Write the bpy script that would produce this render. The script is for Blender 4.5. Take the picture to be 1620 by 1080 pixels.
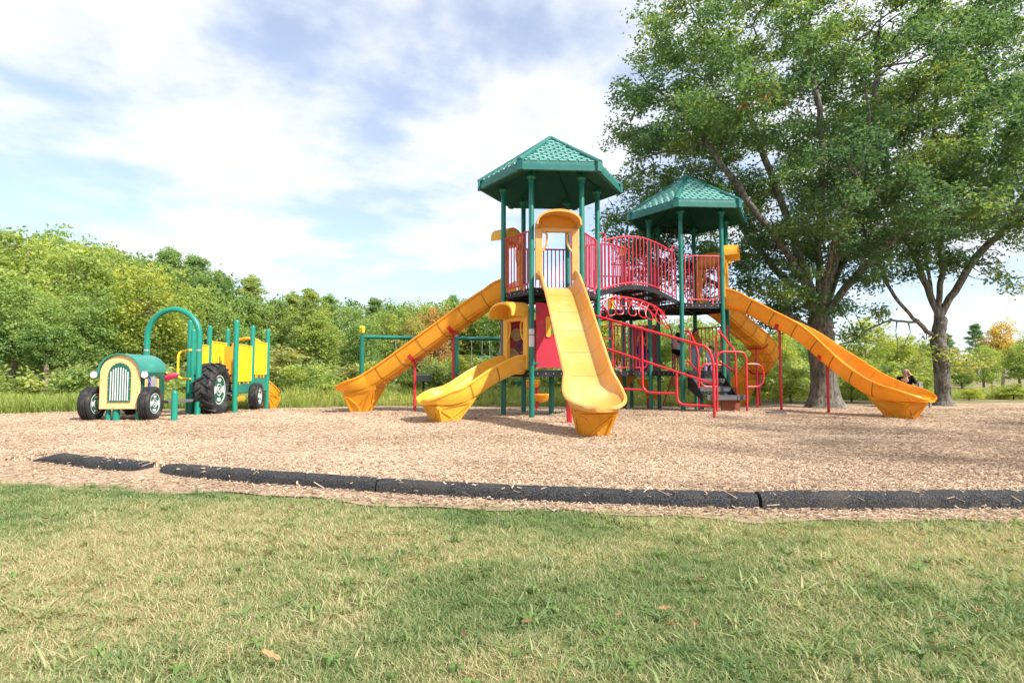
import bpy, bmesh, math, random
import numpy as np
from mathutils import Vector, Matrix
R = math.radians
rng = np.random.default_rng(7)
random.seed(7)
SC = bpy.context.scene
for o in list(bpy.data.objects):
    bpy.data.objects.remove(o)
COL = SC.collection

# ------------------------------------------------------------------ camera
EYE = 0.92
cd = bpy.data.cameras.new('camera'); cam = bpy.data.objects.new('camera', cd); COL.objects.link(cam)
cd.sensor_width = 36.0; cd.lens = 20.44; cd.clip_start = 0.05; cd.clip_end = 3000
cam.location = (0, 0, EYE); cam.rotation_euler = (R(90 + 3.1), 0, 0)
SC.camera = cam

# ------------------------------------------------------------------ sky, sun, exposure
SUN_TO = Vector((0.68, -0.52, 0.80)).normalized()          # towards the sun
elev = math.asin(SUN_TO.z); azim = math.atan2(SUN_TO.x, SUN_TO.y)
W = bpy.data.worlds.new('World'); SC.world = W; W.use_nodes = True
def build_world():
    nt = W.node_tree; nt.nodes.clear(); N = nt.nodes.new; L = nt.links.new
    out = N('ShaderNodeOutputWorld')
    sky = N('ShaderNodeTexSky'); sky.sky_type = 'NISHITA'; sky.sun_disc = False
    sky.sun_elevation = elev; sky.sun_rotation = azim; sky.altitude = 200
    sky.air_density = 1.0; sky.dust_density = 0.7; sky.ozone_density = 3.0
    bsky = N('ShaderNodeBackground'); bsky.inputs[1].default_value = 0.088
    L(sky.outputs[0], bsky.inputs[0])
    tc = N('ShaderNodeTexCoord'); sep = N('ShaderNodeSeparateXYZ'); L(tc.outputs['Generated'], sep.inputs[0])
    def math_(op, a, b=None, clamp=False):
        m = N('ShaderNodeMath'); m.operation = op; m.use_clamp = clamp
        for i, v in enumerate((a, b)):
            if v is None: continue
            if hasattr(v, 'links'): L(v, m.inputs[i])
            else: m.inputs[i].default_value = v
        return m.outputs[0]
    zz = math_('ADD', math_('MAXIMUM', sep.outputs[2], 0.0), 0.16)
    px = math_('DIVIDE', sep.outputs[0], zz); py = math_('DIVIDE', sep.outputs[1], zz)
    cmb = N('ShaderNodeCombineXYZ'); L(px, cmb.inputs[0]); L(py, cmb.inputs[1])
    mp = N('ShaderNodeMapping'); L(cmb.outputs[0], mp.inputs[0])
    mp.inputs['Location'].default_value = (3.1, 0.6, 0.0); mp.inputs['Rotation'].default_value = (0, 0, R(-20))
    n1 = N('ShaderNodeTexNoise'); L(mp.outputs[0], n1.inputs['Vector'])
    n1.inputs['Scale'].default_value = 1.25; n1.inputs['Detail'].default_value = 9; n1.inputs['Roughness'].default_value = 0.52
    n1.inputs['Distortion'].default_value = 0.15
    n2 = N('ShaderNodeTexNoise'); L(mp.outputs[0], n2.inputs['Vector'])
    n2.inputs['Scale'].default_value = 3.2; n2.inputs['Detail'].default_value = 8; n2.inputs['Roughness'].default_value = 0.55
    # cover grows with height: more cloud overhead, clearer band near the horizon
    cov = N('ShaderNodeMapRange'); L(sep.outputs[2], cov.inputs[0])
    cov.inputs[1].default_value = 0.05; cov.inputs[2].default_value = 0.50; cov.inputs[3].default_value = -0.025; cov.inputs[4].default_value = 0.075
    dens = math_('ADD', math_('ADD', math_('MULTIPLY', n1.outputs[0], 0.68), math_('MULTIPLY', n2.outputs[0], 0.32)), cov.outputs[0])
    ramp = N('ShaderNodeMapRange'); ramp.interpolation_type = 'SMOOTHSTEP'; L(dens, ramp.inputs[0])
    ramp.inputs[1].default_value = 0.44; ramp.inputs[2].default_value = 0.60
    # thick cores are a touch greyer underneath
    core = N('ShaderNodeMapRange'); core.interpolation_type = 'SMOOTHSTEP'; L(dens, core.inputs[0])
    core.inputs[1].default_value = 0.56; core.inputs[2].default_value = 0.72
    cc = N('ShaderNodeMix'); cc.data_type = 'RGBA'; L(core.outputs[0], cc.inputs[0])
    cc.inputs[6].default_value = (0.93, 0.95, 1.0, 1); cc.inputs[7].default_value = (0.79, 0.81, 0.87, 1)
    bcl = N('ShaderNodeBackground'); bcl.inputs[1].default_value = CLOUD; L(cc.outputs[2], bcl.inputs[0])
    veil = math_('ADD', math_('MULTIPLY', ramp.outputs[0], 0.64), 0.31)
    mx = N('ShaderNodeMixShader'); L(veil, mx.inputs[0]); L(bsky.outputs[0], mx.inputs[1]); L(bcl.outputs[0], mx.inputs[2])
    L(mx.outputs[0], out.inputs[0])
CLOUD = 0.425
build_world()
sd = bpy.data.lights.new('sun', 'SUN'); sun = bpy.data.objects.new('sun', sd); COL.objects.link(sun)
sd.energy = 2.75; sd.angle = R(1.2); sd.color = (1.0, 0.94, 0.84)
sun.rotation_euler = (-SUN_TO).to_track_quat('-Z', 'Y').to_euler(); sun.location = (20, -8, 30)
SC.view_settings.view_transform = 'Standard'; SC.view_settings.look = 'None'
SC.view_settings.exposure = 1.5; SC.view_settings.gamma = 1.0; SC.view_settings.use_curve_mapping = False
SC.render.engine = 'CYCLES'
SC.cycles.max_bounces = 5; SC.cycles.diffuse_bounces = 3; SC.cycles.glossy_bounces = 2; SC.cycles.transmission_bounces = 3; SC.cycles.transparent_max_bounces = 8; SC.cycles.use_denoising = True; SC.cycles.use_adaptive_sampling = True; SC.cycles.adaptive_threshold = 0.025
SC.cycles.sample_clamp_indirect = 6

# ------------------------------------------------------------------ helpers: materials
MATS = {}
def new_mat(name):
    m = bpy.data.materials.new(name); m.use_nodes = True; MATS[name] = m
    nt = m.node_tree; nt.nodes.clear()
    return m, nt, nt.nodes.new, nt.links.new
def mat(name, col, rough=0.5, var=0.12, scale=3.0, spec=0.4, bump=0.0, bscale=60, transl=0.0, metal=0.0, wear=None, wscale=2.0, wlo=0.55, whi=0.72, coat=0.0, grime=None, gscale=7.0, gamt=0.35):
    """painted / plastic / metal surface with faint mottling and optional wear of another colour"""
    m, nt, N, L = new_mat(name)
    out = N('ShaderNodeOutputMaterial'); p = N('ShaderNodeBsdfPrincipled')
    tc = N('ShaderNodeTexCoord')
    n = N('ShaderNodeTexNoise'); n.inputs['Scale'].default_value = scale; n.inputs['Detail'].default_value = 6
    L(tc.outputs['Object'], n.inputs['Vector'])
    mr = N('ShaderNodeMapRange'); L(n.outputs[0], mr.inputs[0]); mr.inputs[1].default_value = 0.3; mr.inputs[2].default_value = 0.7
    mr.inputs[3].default_value = 1 - var; mr.inputs[4].default_value = 1 + var
    vm = N('ShaderNodeVectorMath'); vm.operation = 'SCALE'; vm.inputs[0].default_value = col[:3]; L(mr.outputs[0], vm.inputs['Scale'])
    c = vm.outputs[0]
    if wear:
        n3 = N('ShaderNodeTexNoise'); n3.inputs['Scale'].default_value = wscale; n3.inputs['Detail'].default_value = 8; n3.inputs['Roughness'].default_value = 0.65
        L(tc.outputs['Object'], n3.inputs['Vector'])
        r2 = N('ShaderNodeMapRange'); L(n3.outputs[0], r2.inputs[0]); r2.inputs[1].default_value = wlo; r2.inputs[2].default_value = whi
        mx = N('ShaderNodeMix'); mx.data_type = 'RGBA'; L(r2.outputs[0], mx.inputs[0]); L(c, mx.inputs[6]); mx.inputs[7].default_value = (*wear, 1)
        c = mx.outputs[2]
    if grime:
        n4 = N('ShaderNodeTexNoise'); n4.inputs['Scale'].default_value = gscale; n4.inputs['Detail'].default_value = 10; n4.inputs['Roughness'].default_value = 0.7
        L(tc.outputs['Object'], n4.inputs['Vector'])
        r4 = N('ShaderNodeMapRange'); L(n4.outputs[0], r4.inputs[0]); r4.inputs[1].default_value = 0.52; r4.inputs[2].default_value = 0.74; r4.inputs[4].default_value = gamt
        mg = N('ShaderNodeMix'); mg.data_type = 'RGBA'; L(r4.outputs[0], mg.inputs[0]); L(c, mg.inputs[6]); mg.inputs[7].default_value = (*grime, 1); c = mg.outputs[2]
    L(c, p.inputs['Base Color'])
    r3 = N('ShaderNodeMapRange'); L(n.outputs[0], r3.inputs[0]); r3.inputs[3].default_value = max(0.05, rough - 0.1); r3.inputs[4].default_value = min(1, rough + 0.12)
    L(r3.outputs[0], p.inputs['Roughness'])
    p.inputs['Specular IOR Level'].default_value = spec; p.inputs['Metallic'].default_value = metal
    p.inputs['Coat Weight'].default_value = coat
    if bump:
        n2 = N('ShaderNodeTexNoise'); n2.inputs['Scale'].default_value = bscale; n2.inputs['Detail'].default_value = 4; L(tc.outputs['Object'], n2.inputs['Vector'])
        b = N('ShaderNodeBump'); b.inputs['Strength'].default_value = bump; b.inputs['Distance'].default_value = 0.01; L(n2.outputs[0], b.inputs['Height']); L(b.outputs[0], p.inputs['Normal'])
    if transl:
        t = N('ShaderNodeBsdfTranslucent'); L(c, t.inputs[0])
        mxs = N('ShaderNodeMixShader'); mxs.inputs[0].default_value = transl; L(p.outputs[0], mxs.inputs[1]); L(t.outputs[0], mxs.inputs[2]); L(mxs.outputs[0], out.inputs[0])
    else:
        L(p.outputs[0], out.inputs[0])
    return m
def leaf_mat(name, stops, transl=0.4, use_tint=True, inst=False, attr='rnd', rough=0.55, spec=0.25):
    """foliage: colour picked per leaf from a ramp, tinted per plant"""
    m, nt, N, L = new_mat(name)
    out = N('ShaderNodeOutputMaterial'); p = N('ShaderNodeBsdfPrincipled'); t = N('ShaderNodeBsdfTranslucent')
    a = N('ShaderNodeAttribute'); a.attribute_name = attr
    rp = N('ShaderNodeValToRGB'); e = rp.color_ramp.elements
    while len(e) < len(stops): e.new(0.5)
    for i, (pos, c) in enumerate(stops): e[i].position = pos; e[i].color = (*c, 1)
    if inst:
        a2 = N('ShaderNodeAttribute'); a2.attribute_name = 'tint'; a2.attribute_type = 'INSTANCER'
        ad = N('ShaderNodeMath'); ad.operation = 'MULTIPLY_ADD'; L(a.outputs['Fac'], ad.inputs[0]); ad.inputs[1].default_value = 0.55; L(a2.outputs['Fac'], ad.inputs[2])
        L(ad.outputs[0], rp.inputs[0])
    else:
        L(a.outputs['Fac'], rp.inputs[0])
    c = rp.outputs[0]
    if use_tint:
        oi = N('ShaderNodeObjectInfo'); mu = N('ShaderNodeMix'); mu.data_type = 'RGBA'; mu.blend_type = 'MULTIPLY'; mu.inputs[0].default_value = 1
        L(c, mu.inputs[6]); L(oi.outputs['Color'], mu.inputs[7]); c = mu.outputs[2]
    L(c, p.inputs['Base Color']); p.inputs['Roughness'].default_value = rough; p.inputs['Specular IOR Level'].default_value = spec
    tm = N('ShaderNodeMix'); tm.data_type = 'RGBA'; tm.blend_type = 'MULTIPLY'; tm.inputs[0].default_value = 1; L(c, tm.inputs[6]); tm.inputs[7].default_value = (1.55, 1.5, 0.85, 1)
    L(tm.outputs[2], t.inputs[0])
    mx = N('ShaderNodeMixShader'); mx.inputs[0].default_value = transl; L(p.outputs[0], mx.inputs[1]); L(t.outputs[0], mx.inputs[2]); L(mx.outputs[0], out.inputs[0])
    return m
def bark_mat(name, c1, c2, sc=6.0):
    m, nt, N, L = new_mat(name)
    out = N('ShaderNodeOutputMaterial'); p = N('ShaderNodeBsdfPrincipled'); L(p.outputs[0], out.inputs[0])
    tc = N('ShaderNodeTexCoord'); mp = N('ShaderNodeMapping'); L(tc.outputs['Object'], mp.inputs[0]); mp.inputs['Scale'].default_value = (sc * 2.2, sc * 2.2, sc * 0.45)
    n = N('ShaderNodeTexNoise'); L(mp.outputs[0], n.inputs['Vector']); n.inputs['Scale'].default_value = 1.0; n.inputs['Detail'].default_value = 8; n.inputs['Roughness'].default_value = 0.65
    n2 = N('ShaderNodeTexNoise'); L(tc.outputs['Object'], n2.inputs['Vector']); n2.inputs['Scale'].default_value = 1.1; n2.inputs['Detail'].default_value = 5
    rp = N('ShaderNodeValToRGB'); L(n.outputs[0], rp.inputs[0]); e = rp.color_ramp.elements
    e[0].position = 0.36; e[0].color = (*c1, 1); e[1].position = 0.62; e[1].color = (*c2, 1)
    mx = N('ShaderNodeMix'); mx.data_type = 'RGBA'; mx.blend_type = 'MULTIPLY'; mx.inputs[0].default_value = 0.6; L(rp.outputs[0], mx.inputs[6])
    rp2 = N('ShaderNodeValToRGB'); L(n2.outputs[0], rp2.inputs[0]); rp2.color_ramp.elements[0].position = 0.35; rp2.color_ramp.elements[0].color = (0.55, 0.55, 0.5, 1); rp2.color_ramp.elements[1].position = 0.65
    L(rp2.outputs[0], mx.inputs[7]); L(mx.outputs[2], p.inputs['Base Color']); p.inputs['Roughness'].default_value = 0.9; p.inputs['Specular IOR Level'].default_value = 0.1
    b = N('ShaderNodeBump'); b.inputs['Strength'].default_value = 0.9; b.inputs['Distance'].default_value = 0.04; L(n.outputs[0], b.inputs['Height']); L(b.outputs[0], p.inputs['Normal'])
    return m
M = {}
M['green'] = mat('green_paint', (0.006, 0.155, 0.115), 0.34, 0.10, 4, spec=0.5, grime=(0.05, 0.14, 0.11), gscale=9)
M['green_lt'] = mat('green_paint_light', (0.008, 0.235, 0.165), 0.34, 0.06, 4, spec=0.5)
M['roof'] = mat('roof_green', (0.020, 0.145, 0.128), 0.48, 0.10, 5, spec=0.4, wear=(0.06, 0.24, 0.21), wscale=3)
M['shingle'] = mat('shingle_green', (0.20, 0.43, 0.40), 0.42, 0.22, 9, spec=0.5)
M['under'] = mat('shaded_roof_green', (0.02, 0.10, 0.085), 0.75, 0.12, 5, spec=0.15)  # roof green darkened to paint the shade below the eaves
M['red'] = mat('red_paint', (0.56, 0.022, 0.034), 0.33, 0.10, 5, spec=0.5, grime=(0.30, 0.05, 0.05), gscale=11)
M['redp'] = mat('red_paint_faded', (0.50, 0.030, 0.065), 0.42, 0.12, 5, spec=0.4, wear=(0.6, 0.1, 0.15), wscale=4)
M['crimson'] = mat('crimson_panel', (0.48, 0.035, 0.065), 0.5, 0.08, 2, spec=0.3, wear=(0.55, 0.09, 0.12), wscale=2.2)
M['black'] = mat('black_deck', (0.018, 0.017, 0.02), 0.55, 0.2, 6, spec=0.3, wear=(0.07, 0.06, 0.06), wscale=5)
M['bolt'] = mat('steel_bolt', (0.6, 0.6, 0.6), 0.35, 0.05, 5, metal=0.9)
M['knob'] = mat('pink_cap', (0.65, 0.12, 0.2), 0.4, 0.05, 5)
M['yellow'] = mat('yellow_plastic', (0.94, 0.52, 0.06), 0.36, 0.07, 1.6, grime=(0.5, 0.28, 0.08), spec=0.35, bump=0.04, bscale=140, transl=0.24, wear=(0.92, 0.62, 0.16), wscale=1.3, wlo=0.5, whi=0.75)
M['faded'] = mat('faded_yellow_plastic', (0.72, 0.365, 0.085), 0.34, 0.07, 1.6, grime=(0.5, 0.33, 0.14), gamt=0.45, spec=0.4, bump=0.04, bscale=140, transl=0.10, wear=(0.73, 0.44, 0.19), wscale=1.6, wlo=0.45, whi=0.7)
M['orange'] = mat('orange_and_shaded_yellow_plastic', (0.94, 0.44, 0.035), 0.36, 0.08, 1.6, grime=(0.45, 0.22, 0.05), spec=0.35, bump=0.04, bscale=140, transl=0.30, wear=(0.92, 0.50, 0.08), wscale=1.5, wlo=0.5, whi=0.75)  # orange parts, and yellow slides with their shade put into the colour
M['seam'] = mat('slide_seam', (0.36, 0.16, 0.02), 0.6, 0.1, 6)
M['bars'] = mat('yellow_paint', (0.86, 0.58, 0.022), 0.35, 0.06, 5, spec=0.45)
M['tan'] = mat('tan_panel', (0.76, 0.51, 0.23), 0.5, 0.08, 2, spec=0.3, grime=(0.45, 0.28, 0.12), gscale=5, gamt=0.3, wear=(0.8, 0.58, 0.3), wscale=2)
M['gpanel'] = mat('green_panel', (0.016, 0.115, 0.075), 0.5, 0.08, 3, spec=0.3)
M['gtop'] = mat('hood_green', (0.03, 0.24, 0.19), 0.3, 0.08, 3, spec=0.5, wear=(0.12, 0.34, 0.3), wscale=1.5)
M['white'] = mat('white_plastic', (0.62, 0.64, 0.65), 0.4, 0.05, 4)
M['rubber'] = mat('tyre_rubber', (0.022, 0.023, 0.026), 0.62, 0.25, 8, grime=(0.16, 0.13, 0.10), gscale=3.5, gamt=0.6, spec=0.35, wear=(0.09, 0.085, 0.08), wscale=6)
M['plank'] = mat('grey_plank', (0.10, 0.10, 0.11), 0.6, 0.15, 4)
M['teal'] = mat('teal_plastic', (0.015, 0.36, 0.46), 0.4, 0.06, 4)
M['brown'] = mat('brown_riser', (0.22, 0.06, 0.03), 0.6, 0.1, 4)
M['clear'] = mat('amber_disc', (0.55, 0.33, 0.12), 0.2, 0.15, 6, transl=0.35)
M['plum'] = mat('plum_disc', (0.16, 0.04, 0.07), 0.3, 0.1, 6, transl=0.2)
M['blue'] = mat('blue_ink', (0.03, 0.05, 0.45), 0.5, 0.05, 4)
M['greypl'] = mat('grey_plate', (0.34, 0.33, 0.31), 0.5, 0.06, 4)
M['pinkred'] = mat('raspberry_plastic', (0.72, 0.04, 0.12), 0.35, 0.05, 4)
M['concrete'] = mat('concrete', (0.46, 0.44, 0.40), 0.85, 0.12, 3, bump=0.3, bscale=90, wear=(0.36, 0.33, 0.28), wscale=2)
M['skin'] = mat('skin', (0.55, 0.31, 0.22), 0.55, 0.05, 8)
M['hair_dark'] = mat('dark_hair', (0.012, 0.009, 0.008), 0.5, 0.2, 20)
M['hair_brown'] = mat('brown_hair', (0.13, 0.06, 0.03), 0.5, 0.2, 20)
M['hair_blond'] = mat('ash_blond_hair', (0.34, 0.25, 0.16), 0.5, 0.25, 25)
M['cloth_black'] = mat('black_cloth', (0.012, 0.012, 0.014), 0.85, 0.2, 8, spec=0.1)
M['cloth_blue'] = mat('blue_cloth', (0.02, 0.06, 0.30), 0.8, 0.15, 8, spec=0.1)
M['cloth_pink'] = mat('pale_pink_cloth', (0.70, 0.52, 0.58), 0.85, 0.08, 8, spec=0.1)
M['cloth_lilac'] = mat('lilac_cloth', (0.42, 0.30, 0.50), 0.85, 0.1, 8, spec=0.1)
M['cloth_sky'] = mat('pale_blue_cloth', (0.42, 0.56, 0.70), 0.85, 0.08, 8, spec=0.1)
M['cloth_orange'] = mat('orange_cloth', (0.75, 0.24, 0.03), 0.85, 0.1, 8, spec=0.1)
M['cloth_teal'] = mat('teal_cloth', (0.03, 0.16, 0.20), 0.85, 0.1, 8, spec=0.1)
M['shoe'] = mat('grey_shoe', (0.22, 0.21, 0.22), 0.7, 0.1, 8)
M['wood_grey'] = mat('weathered_wood', (0.27, 0.25, 0.23), 0.85, 0.2, 6, bump=0.3, bscale=40)
M['bark'] = bark_mat('oak_bark', (0.075, 0.066, 0.058), (0.27, 0.245, 0.215), 7)
M['bark2'] = bark_mat('pine_bark', (0.16, 0.12, 0.09), (0.46, 0.37, 0.30), 5)
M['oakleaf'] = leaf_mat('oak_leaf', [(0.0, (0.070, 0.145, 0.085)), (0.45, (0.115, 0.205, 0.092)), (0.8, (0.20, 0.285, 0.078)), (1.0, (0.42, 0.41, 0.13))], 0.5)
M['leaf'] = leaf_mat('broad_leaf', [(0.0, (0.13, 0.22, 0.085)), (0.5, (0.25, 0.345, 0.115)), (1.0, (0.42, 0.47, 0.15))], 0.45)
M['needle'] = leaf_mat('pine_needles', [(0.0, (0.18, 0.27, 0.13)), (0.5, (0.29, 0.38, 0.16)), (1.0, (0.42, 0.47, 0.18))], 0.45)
M['redleaf'] = leaf_mat('red_leaf', [(0.0, (0.30, 0.07, 0.03)), (1.0, (0.5, 0.16, 0.05))], 0.35, use_tint=False)

# ------------------------------------------------------------------ helpers: meshes
WLOC = {}
def wl(o): return WLOC.get(o.name, Vector((0, 0, 0))) if o else Vector((0, 0, 0))
def props(o, label=None, cat=None, group=None, kind=None):
    if label: o['label'] = label
    if cat: o['category'] = cat
    if group: o['group'] = group
    if kind: o['kind'] = kind
    return o
def empty(name, loc, label=None, cat=None, group=None, parent=None):
    o = bpy.data.objects.new(name, None); COL.objects.link(o); o.empty_display_size = 0.2
    loc = Vector(loc); o.location = loc - wl(parent)
    if parent: o.parent = parent
    WLOC[o.name] = loc
    return props(o, label, cat, group)
class MB:
    """collects shapes in world coordinates; build() links them as ONE mesh object"""
    def __init__(s): s.v = []; s.f = []; s.sm = []; s.mi = []; s.cur = 0
    def add(s, vs, fs, smooth=False):
        b = len(s.v); s.v.extend([tuple(v) for v in vs])
        for f in fs: s.f.append(tuple(i + b for i in f)); s.sm.append(smooth); s.mi.append(s.cur)
        return s
    def box(s, c, size, rz=0.0, mtx=None):
        x, y, z = size[0] / 2, size[1] / 2, size[2] / 2
        vs = [Vector(p) for p in ((-x, -y, -z), (x, -y, -z), (x, y, -z), (-x, y, -z), (-x, -y, z), (x, -y, z), (x, y, z), (-x, y, z))]
        m = Matrix.Translation(Vector(c)) @ (mtx.to_4x4() if mtx else Matrix.Rotation(rz, 4, 'Z'))
        return s.add([m @ v for v in vs], [(0, 3, 2, 1), (4, 5, 6, 7), (0, 1, 5, 4), (1, 2, 6, 5), (2, 3, 7, 6), (3, 0, 4, 7)])
    def bar(s, p, q, w, h, up=(0, 0, 1)):
        """rectangular bar from p to q"""
        p, q = Vector(p), Vector(q); t = (q - p).normalized(); b = t.cross(Vector(up))
        b = b.normalized() if b.length > 1e-5 else Vector((1, 0, 0)); n = b.cross(t)
        vs = [e + b * i * w / 2 + n * j * h / 2 for e in (p, q) for i, j in ((-1, -1), (1, -1), (1, 1), (-1, 1))]
        return s.add(vs, [(3, 2, 1, 0), (4, 5, 6, 7), (0, 1, 5, 4), (1, 2, 6, 5), (2, 3, 7, 6), (3, 0, 4, 7)])
    def tube(s, pts, r, seg=8, cap=True, closed=False):
        pts = [Vector(p) for p in pts]; n = len(pts); rs = r if isinstance(r, (list, tuple)) else [r] * n
        tan = []
        for i in range(n):
            a = pts[(i - 1) % n] if (closed or i > 0) else pts[i]; b = pts[(i + 1) % n] if (closed or i < n - 1) else pts[i]
            tan.append((b - a).normalized())
        ref = Vector((0, 0, 1)) if abs(tan[0].z) < 0.9 else Vector((1, 0, 0))
        nrm = (ref - tan[0] * ref.dot(tan[0])).normalized(); vs = []
        for i in range(n):
            nrm = nrm - tan[i] * nrm.dot(tan[i]); nrm = nrm.normalized() if nrm.length > 1e-6 else tan[i].orthogonal().normalized()
            bn = tan[i].cross(nrm)
            for k in range(seg):
                a = 2 * math.pi * k / seg; vs.append(pts[i] + (nrm * math.cos(a) + bn * math.sin(a)) * rs[i])
        fs = []
        for i in range(n if closed else n - 1):
            j = (i + 1) % n
            for k in range(seg):
                k2 = (k + 1) % seg; fs.append((i * seg + k, i * seg + k2, j * seg + k2, j * seg + k))
        s.add(vs, fs, True)
        if cap and not closed:
            s.add(vs[:seg], [tuple(range(seg))[::-1]]); s.add(vs[-seg:], [tuple(range(seg))])
        return s
    def lathe(s, prof, c, axis=(0, 0, 1), seg=16, smooth=True):
        """prof: (radius, along) pairs"""
        ax = Vector(axis).normalized(); u = ax.orthogonal().normalized() if abs(ax.z) < 0.99 else Vector((1, 0, 0)); w = ax.cross(u); c = Vector(c); vs = []
        for r, h in prof:
            for k in range(seg):
                a = 2 * math.pi * k / seg; vs.append(c + ax * h + (u * math.cos(a) + w * math.sin(a)) * r)
        fs = [(i * seg + k, i * seg + (k + 1) % seg, (i + 1) * seg + (k + 1) % seg, (i + 1) * seg + k) for i in range(len(prof) - 1) for k in range(seg)]
        return s.add(vs, fs, smooth)
    def ball(s, c, r, seg=10, rings=6, sc=(1, 1, 1)):
        c = Vector(c); vs = []
        for i in range(rings + 1):
            t = math.pi * i / rings
            for k in range(seg):
                a = 2 * math.pi * k / seg
                vs.append(c + Vector((math.sin(t) * math.cos(a) * r * sc[0], math.sin(t) * math.sin(a) * r * sc[1], math.cos(t) * r * sc[2])))
        return s.add(vs, [(i * seg + k, (i + 1) * seg + k, (i + 1) * seg + (k + 1) % seg, i * seg + (k + 1) % seg) for i in range(rings) for k in range(seg)], True)
    def prism(s, poly, o, ux, uy, un, th):
        """2-D polygon (in ux, uy about o) thickened by th along un"""
        o, ux, uy, un = Vector(o), Vector(ux), Vector(uy), Vector(un); n = len(poly)
        a = [o + ux * x + uy * y for x, y in poly]; b = [p + un * th for p in a]
        fs = [tuple(range(n))[::-1], tuple(range(n, 2 * n))] + [(i, (i + 1) % n, n + (i + 1) % n, n + i) for i in range(n)]
        return s.add(a + b, fs)
    def sweep(s, rings, smooth=True, cap=True):
        n = len(rings[0]); vs = [p for r in rings for p in r]
        s.add(vs, [(i * n + k, (i + 1) * n + k, (i + 1) * n + (k + 1) % n, i * n + (k + 1) % n) for i in range(len(rings) - 1) for k in range(n)], smooth)
        if cap: s.add(rings[0], [tuple(range(n))]); s.add(rings[-1], [tuple(range(n))[::-1]])
        return s
    def build(s, name, m, parent=None, origin=None, sharp=38, bevel=0):
        me = bpy.data.meshes.new(name); org = Vector(origin) if origin is not None else wl(parent)
        me.from_pydata([tuple(Vector(v) - org) for v in s.v], [], s.f)
        ms = m if isinstance(m, (list, tuple)) else [m]
        for x in ms: me.materials.append(M[x] if isinstance(x, str) else x)
        me.polygons.foreach_set('use_smooth', s.sm); me.polygons.foreach_set('material_index', s.mi)
        bm = bmesh.new(); bm.from_mesh(me); bmesh.ops.remove_doubles(bm, verts=bm.verts, dist=1e-5); bmesh.ops.recalc_face_normals(bm, faces=bm.faces); bm.to_mesh(me); bm.free()
        if any(s.sm): me.set_sharp_from_angle(angle=R(sharp))
        o = bpy.data.objects.new(name, me); COL.objects.link(o)
        o.location = org - wl(parent)
        if parent: o.parent = parent
        WLOC[o.name] = org
        if bevel:
            b = o.modifiers.new('bevel', 'BEVEL'); b.width = bevel; b.segments = 2; b.limit_method = 'ANGLE'
        return o
def copy_of(o, parent, world, rot=None, name=None, color=None):
    c = o.copy(); COL.objects.link(c); c.parent = parent; c.location = Vector(world) - wl(parent)
    if rot is not None: c.rotation_euler = rot
    WLOC[c.name] = Vector(world)
    for k in list(c.keys()):
        if k in ('label', 'category', 'group', 'kind'): del c[k]
    return c
def arc(p0, pc, p1, n=6):
    """quadratic bend"""
    p0, pc, p1 = Vector(p0), Vector(pc), Vector(p1)
    return [p0 * (1 - t) ** 2 + pc * 2 * t * (1 - t) + p1 * t * t for t in [i / n for i in range(n + 1)]]
def bent(pts, r=0.12, n=5):
    """polyline with rounded corners"""
    pts = [Vector(p) for p in pts]; out = [pts[0]]
    for i in range(1, len(pts) - 1):
        a, b, c = pts[i - 1], pts[i], pts[i + 1]
        d1 = min(r, (a - b).length * 0.49); d2 = min(r, (c - b).length * 0.49)
        out += arc(b + (a - b).normalized() * d1, b, b + (c - b).normalized() * d2, n)
    return out + [pts[-1]]
def catmull(pts, n=8):
    P = [Vector(p) for p in pts]; P = [P[0] * 2 - P[1]] + P + [P[-1] * 2 - P[-2]]; out = []
    for i in range(1, len(P) - 2):
        for k in range(n):
            t = k / n; a, b, c, d = P[i - 1], P[i], P[i + 1], P[i + 2]
            out.append(0.5 * ((2 * b) + (c - a) * t + (2 * a - 5 * b + 4 * c - d) * t * t + (3 * b - a - 3 * c + d) * t ** 3))
    return out + [P[-2]]
def fast_mesh(name, v, quads, m, attrs=None, tris=False):
    me = bpy.data.meshes.new(name); nf, k = quads.shape
    me.vertices.add(len(v)); me.vertices.foreach_set('co', np.ascontiguousarray(v, dtype=np.float32).ravel())
    me.loops.add(nf * k); me.loops.foreach_set('vertex_index', np.ascontiguousarray(quads, dtype=np.int32).ravel())
    me.polygons.add(nf); me.polygons.foreach_set('loop_start', np.arange(0, nf * k, k, dtype=np.int32))
    for kk, a in (attrs or {}).items():
        at = me.attributes.new(kk, 'FLOAT', 'POINT'); at.data.foreach_set('value', np.ascontiguousarray(a, dtype=np.float32))
    me.update(calc_edges=True); me.validate()
    if m is not None: me.materials.append(M[m] if isinstance(m, str) else m)
    return me
def leaves(centers, length, width, rnd, up_bias=0.35, droop=0.0):
    """one bent diamond per leaf -> verts, quads"""
    n = len(centers)
    d = rng.normal(size=(n, 3)); d[:, 2] = d[:, 2] * 0.6 - droop; d /= np.linalg.norm(d, axis=1)[:, None]
    nn = rng.normal(size=(n, 3)); nn[:, 2] += up_bias * 3; s = np.cross(d, nn); s /= (np.linalg.norm(s, axis=1)[:, None] + 1e-9)
    L = (length * rng.uniform(0.7, 1.3, n))[:, None]; Wd = (width * rng.uniform(0.7, 1.3, n))[:, None]
    c = centers - d * L * 0.5
    v = np.stack([c, c + d * L * 0.45 + s * Wd * 0.5, c + d * L, c + d * L * 0.45 - s * Wd * 0.5], 1)
    nor = np.cross(s, d); v[:, 1] += nor * Wd * 0.15; v[:, 3] += nor * Wd * 0.15
    return v.reshape(-1, 3), np.arange(n * 4, dtype=np.int32).reshape(-1, 4), np.repeat(rnd, 4)

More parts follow.
